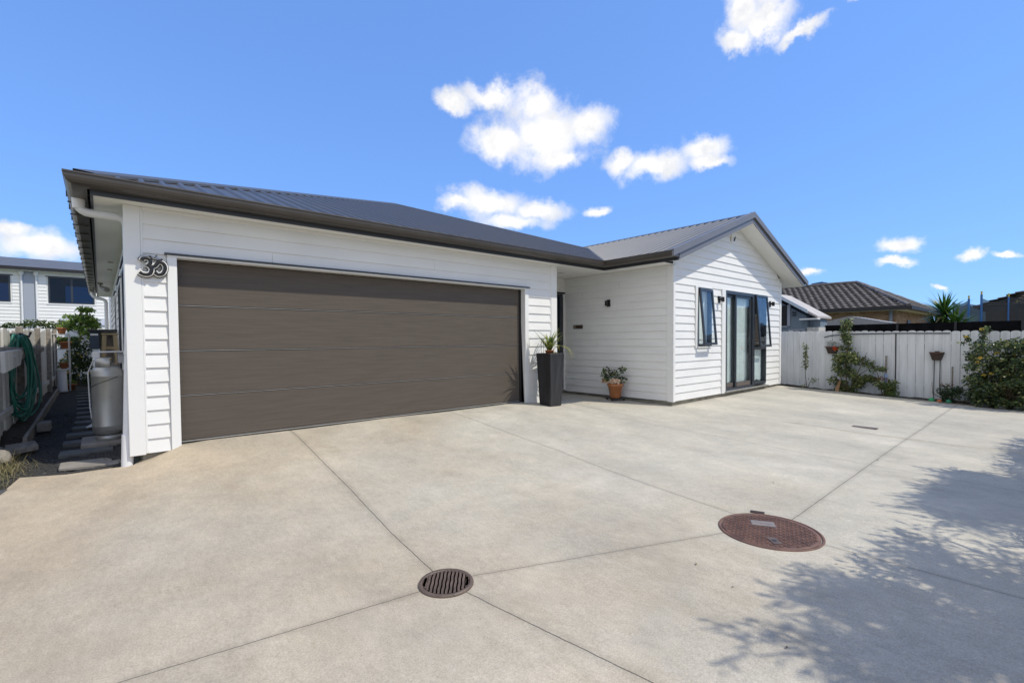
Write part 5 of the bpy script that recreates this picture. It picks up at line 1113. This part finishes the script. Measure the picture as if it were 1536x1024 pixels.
# yucca
yu = thing('yucca', 'spiky green yucca with two heads behind the black screen', 'yucca', (17, -4.5, -.3)); r_ = random.Random(13)
mb = MB(); mb.tube([(17, -4.5, -.3), (17, -4.45, .8), (17.05, -4.35, 1.65)], [.11, .09, .08], 10); mb.tube([(17, -4.5, .7), (16.95, -4.62, 1.25)], [.09, .07], 10); mb.build('trunk', STEM, yu)
for (x, y, z, s_, n) in ((17.05, -4.38, 1.75, .72, 170), (16.9, -4.62, 1.40, .68, 170), (17.1, -4.20, 1.35, .55, 90)):
    mb = MB()
    for i in range(n):
        az = r_.uniform(0, 6.283); el = math.asin(r_.uniform(-.35, 1)); mb.m = 0 if r_.random() < .68 else 1
        if el < -.15 and r_.random() < .5: mb.m = 2
        strap(mb, (x, y, z), az, s_*r_.uniform(.75, 1.1), el, .036, .35)
    mb.build('leaf_head', YUCC, yu)
cl = [((17.3, -4.15+r_.uniform(-.1, .1), 1.45+r_.uniform(-.05, .08)), (.1, .12, .08), 40) for i in range(4)]
plant('lime_shrub', 'small lime green shrub tip left of the yucca', 'shrub', (17.3, -4.15, -.3), [[(17.3, -4.15, -.3), (17.3, -4.15, 1.4)]], cl, [LEAFG[1]], .07, w=(1,), seed=2)
# trampoline
tr = thing('trampoline', 'trampoline with blue poles and dark safety net behind the fence', 'trampoline', (19.6, -6.4, -.3))
cxT, cyT, rT = 19.75, -6.35, 1.95; n = 8
mb = MB(); mb.lathe((cxT, cyT, .45), [(rT*.8, 0), (0, -.02)], 40); mb.build('mat', BLACK, tr)
mb = MB(); mb.lathe((cxT, cyT, .45), [(rT*.8, .012), (rT, .012), (rT, -.03)], 40); mb.build('pad', BLUEP, tr)
pol = [(18.0, -4.785, 2.20), (18.0, -5.04, 2.30), (18.0, -5.565, 2.20), (18.05, -6.9, 2.2), (19.2, -8.2, 2.25), (21.2, -7.5, 2.2), (21.5, -5.6, 2.2)]
for i, (x, y, z) in enumerate(pol):
    mb = MB(); mb.tube([(x, y, z), (x, y, .3), (x, y, -.3)], .026 if i < 2 else .018, 10); pp_ = mb.build('pole', BLUEP, tr); mb = MB(); mb.tube([(x, y, z), (x, y, z+.09)], [.018, .022], 8); mb.build('cap', mat('yellow_cap', (.5, .42, .08), .5) if i == 0 else D.materials['yellow_cap'], pp_)
mb = MB(); nn = [(18.03, -4.80), (18.03, -5.06), (18.04, -5.57), (18.07, -6.9), (19.2, -8.17), (21.15, -7.48), (21.45, -5.6), (20.3, -4.55), (18.9, -4.35), (18.03, -4.80)]
for i, (a, b) in enumerate(zip(nn, nn[1:])):
    m_ = 8
    for j in range(m_):
        t0, t1 = j/m_, (j+1)/m_; sag = lambda t: -.10*math.sin(math.pi*t); zt = 2.19 if i else 2.03
        p = lambda t: (a[0]+(b[0]-a[0])*t, a[1]+(b[1]-a[1])*t)
        mb.quad((*p(t0), .5), (*p(t1), .5), (*p(t1), zt+sag(t1)), (*p(t0), zt+sag(t0)))
mb.build('net', NET, tr)
# ---------------------------------------------------------------- trees to the right of the viewer, casting the shade on the slab
def fern_tree(name, lab, x, y, h, crown, seed, nfr):
    t = thing(name, lab, 'tree', (x, y, -.35)); r_ = random.Random(seed)
    mb = MB(); mb.tube([(x, y, -.35), (x+.06, y-.03, h*.35), (x+.0, y+.05, h*.75)], [.13, .10, .05], 10); mb.build('trunk', STEM, t)
    lb = MB(); lf_ = MB()
    for i in range(nfr):
        z = r_.uniform(h*.30, h*.95); az = r_.uniform(0, 6.283); L_ = crown*(1.15-.75*(z/h-.3)/.65)*r_.uniform(.6, 1.1); el = r_.uniform(.05, .7)
        rg = r_.random(); d = V((math.cos(az), math.sin(az), 0)); p = V((x, y, z)); pts = [p.copy()]; n = 8
        for k_ in range(n):
            p = p+(d*math.cos(el)+V((0, 0, math.sin(el))))*L_/n; pts.append(p.copy()); el -= .14
            zz = p.z+.28; sy, sx = p.y+.598*zz, p.x-.441*zz
            if p.y > -6.62 or sx < 1.35+.3*rg or sy > (-5.35 if sx < 2.6 else -5.62 if sx < 6 else -6.05)-.35*rg*rg: break
            if k_ >= 1:
                for j in range(5):
                    s_ = V((-d.y, d.x, 0))*r_.choice([-1, 1]); q = (s_*r_.uniform(.5, 1)+d*r_.uniform(.3, 1)+V((0, 0, r_.uniform(-.5, .2)))).normalized(); l2 = r_.uniform(.12, .30); b0 = p-(p-pts[-2])*r_.random()
                    for m_ in range(7):
                        lf_.m = r_.choice([0, 1, 1, 2]); leaf(lf_, b0+q*l2*m_/7, .085, r_, .28, q+V((r_.gauss(0, .5), r_.gauss(0, .5), r_.gauss(0, .4))))
        if len(pts) > 1: lb.tube(pts, [.022*(1-.09*k_) for k_ in range(len(pts))], 5)
    lb.build('limbs', STEM, t); lf_.build('crown', LEAFD, t)
for a in TREES: fern_tree(*a)

mb = MB(); r_ = random.Random(91)
for i in range(125):
    if i < 70: x, y = 13.2-abs(r_.gauss(0, .5)), r_.uniform(-6.5, -1.7)
    elif i < 110: x, y = r_.uniform(6.1, 7.6), -.2+r_.gauss(0, .35)
    else: x, y = r_.uniform(1.5, 12), r_.uniform(-6.4, -2)
    if not x < 13.2 or y > ytop(x)-.05: continue
    c = V((x, y, gz(x, y)+.006)); d = V((r_.gauss(0, 1), r_.gauss(0, 1), 0)).normalized(); s_ = r_.uniform(.006, .018); w_ = V((-d.y, d.x, 0)); mb.m = r_.choice([0, 1, 1])
    mb.add([c-d*s_, c+w_*s_*.4+V((0, 0, s_*.2)), c+d*s_, c-w_*s_*.4], [(0, 1, 2, 3)])
tag(mb.build('fallen_leaves', [DRY[0], mat('brown_litter', (.10, .07, .04), .9)]), 'a few dry fallen leaves scattered over the concrete', 'leaves', kind='stuff')
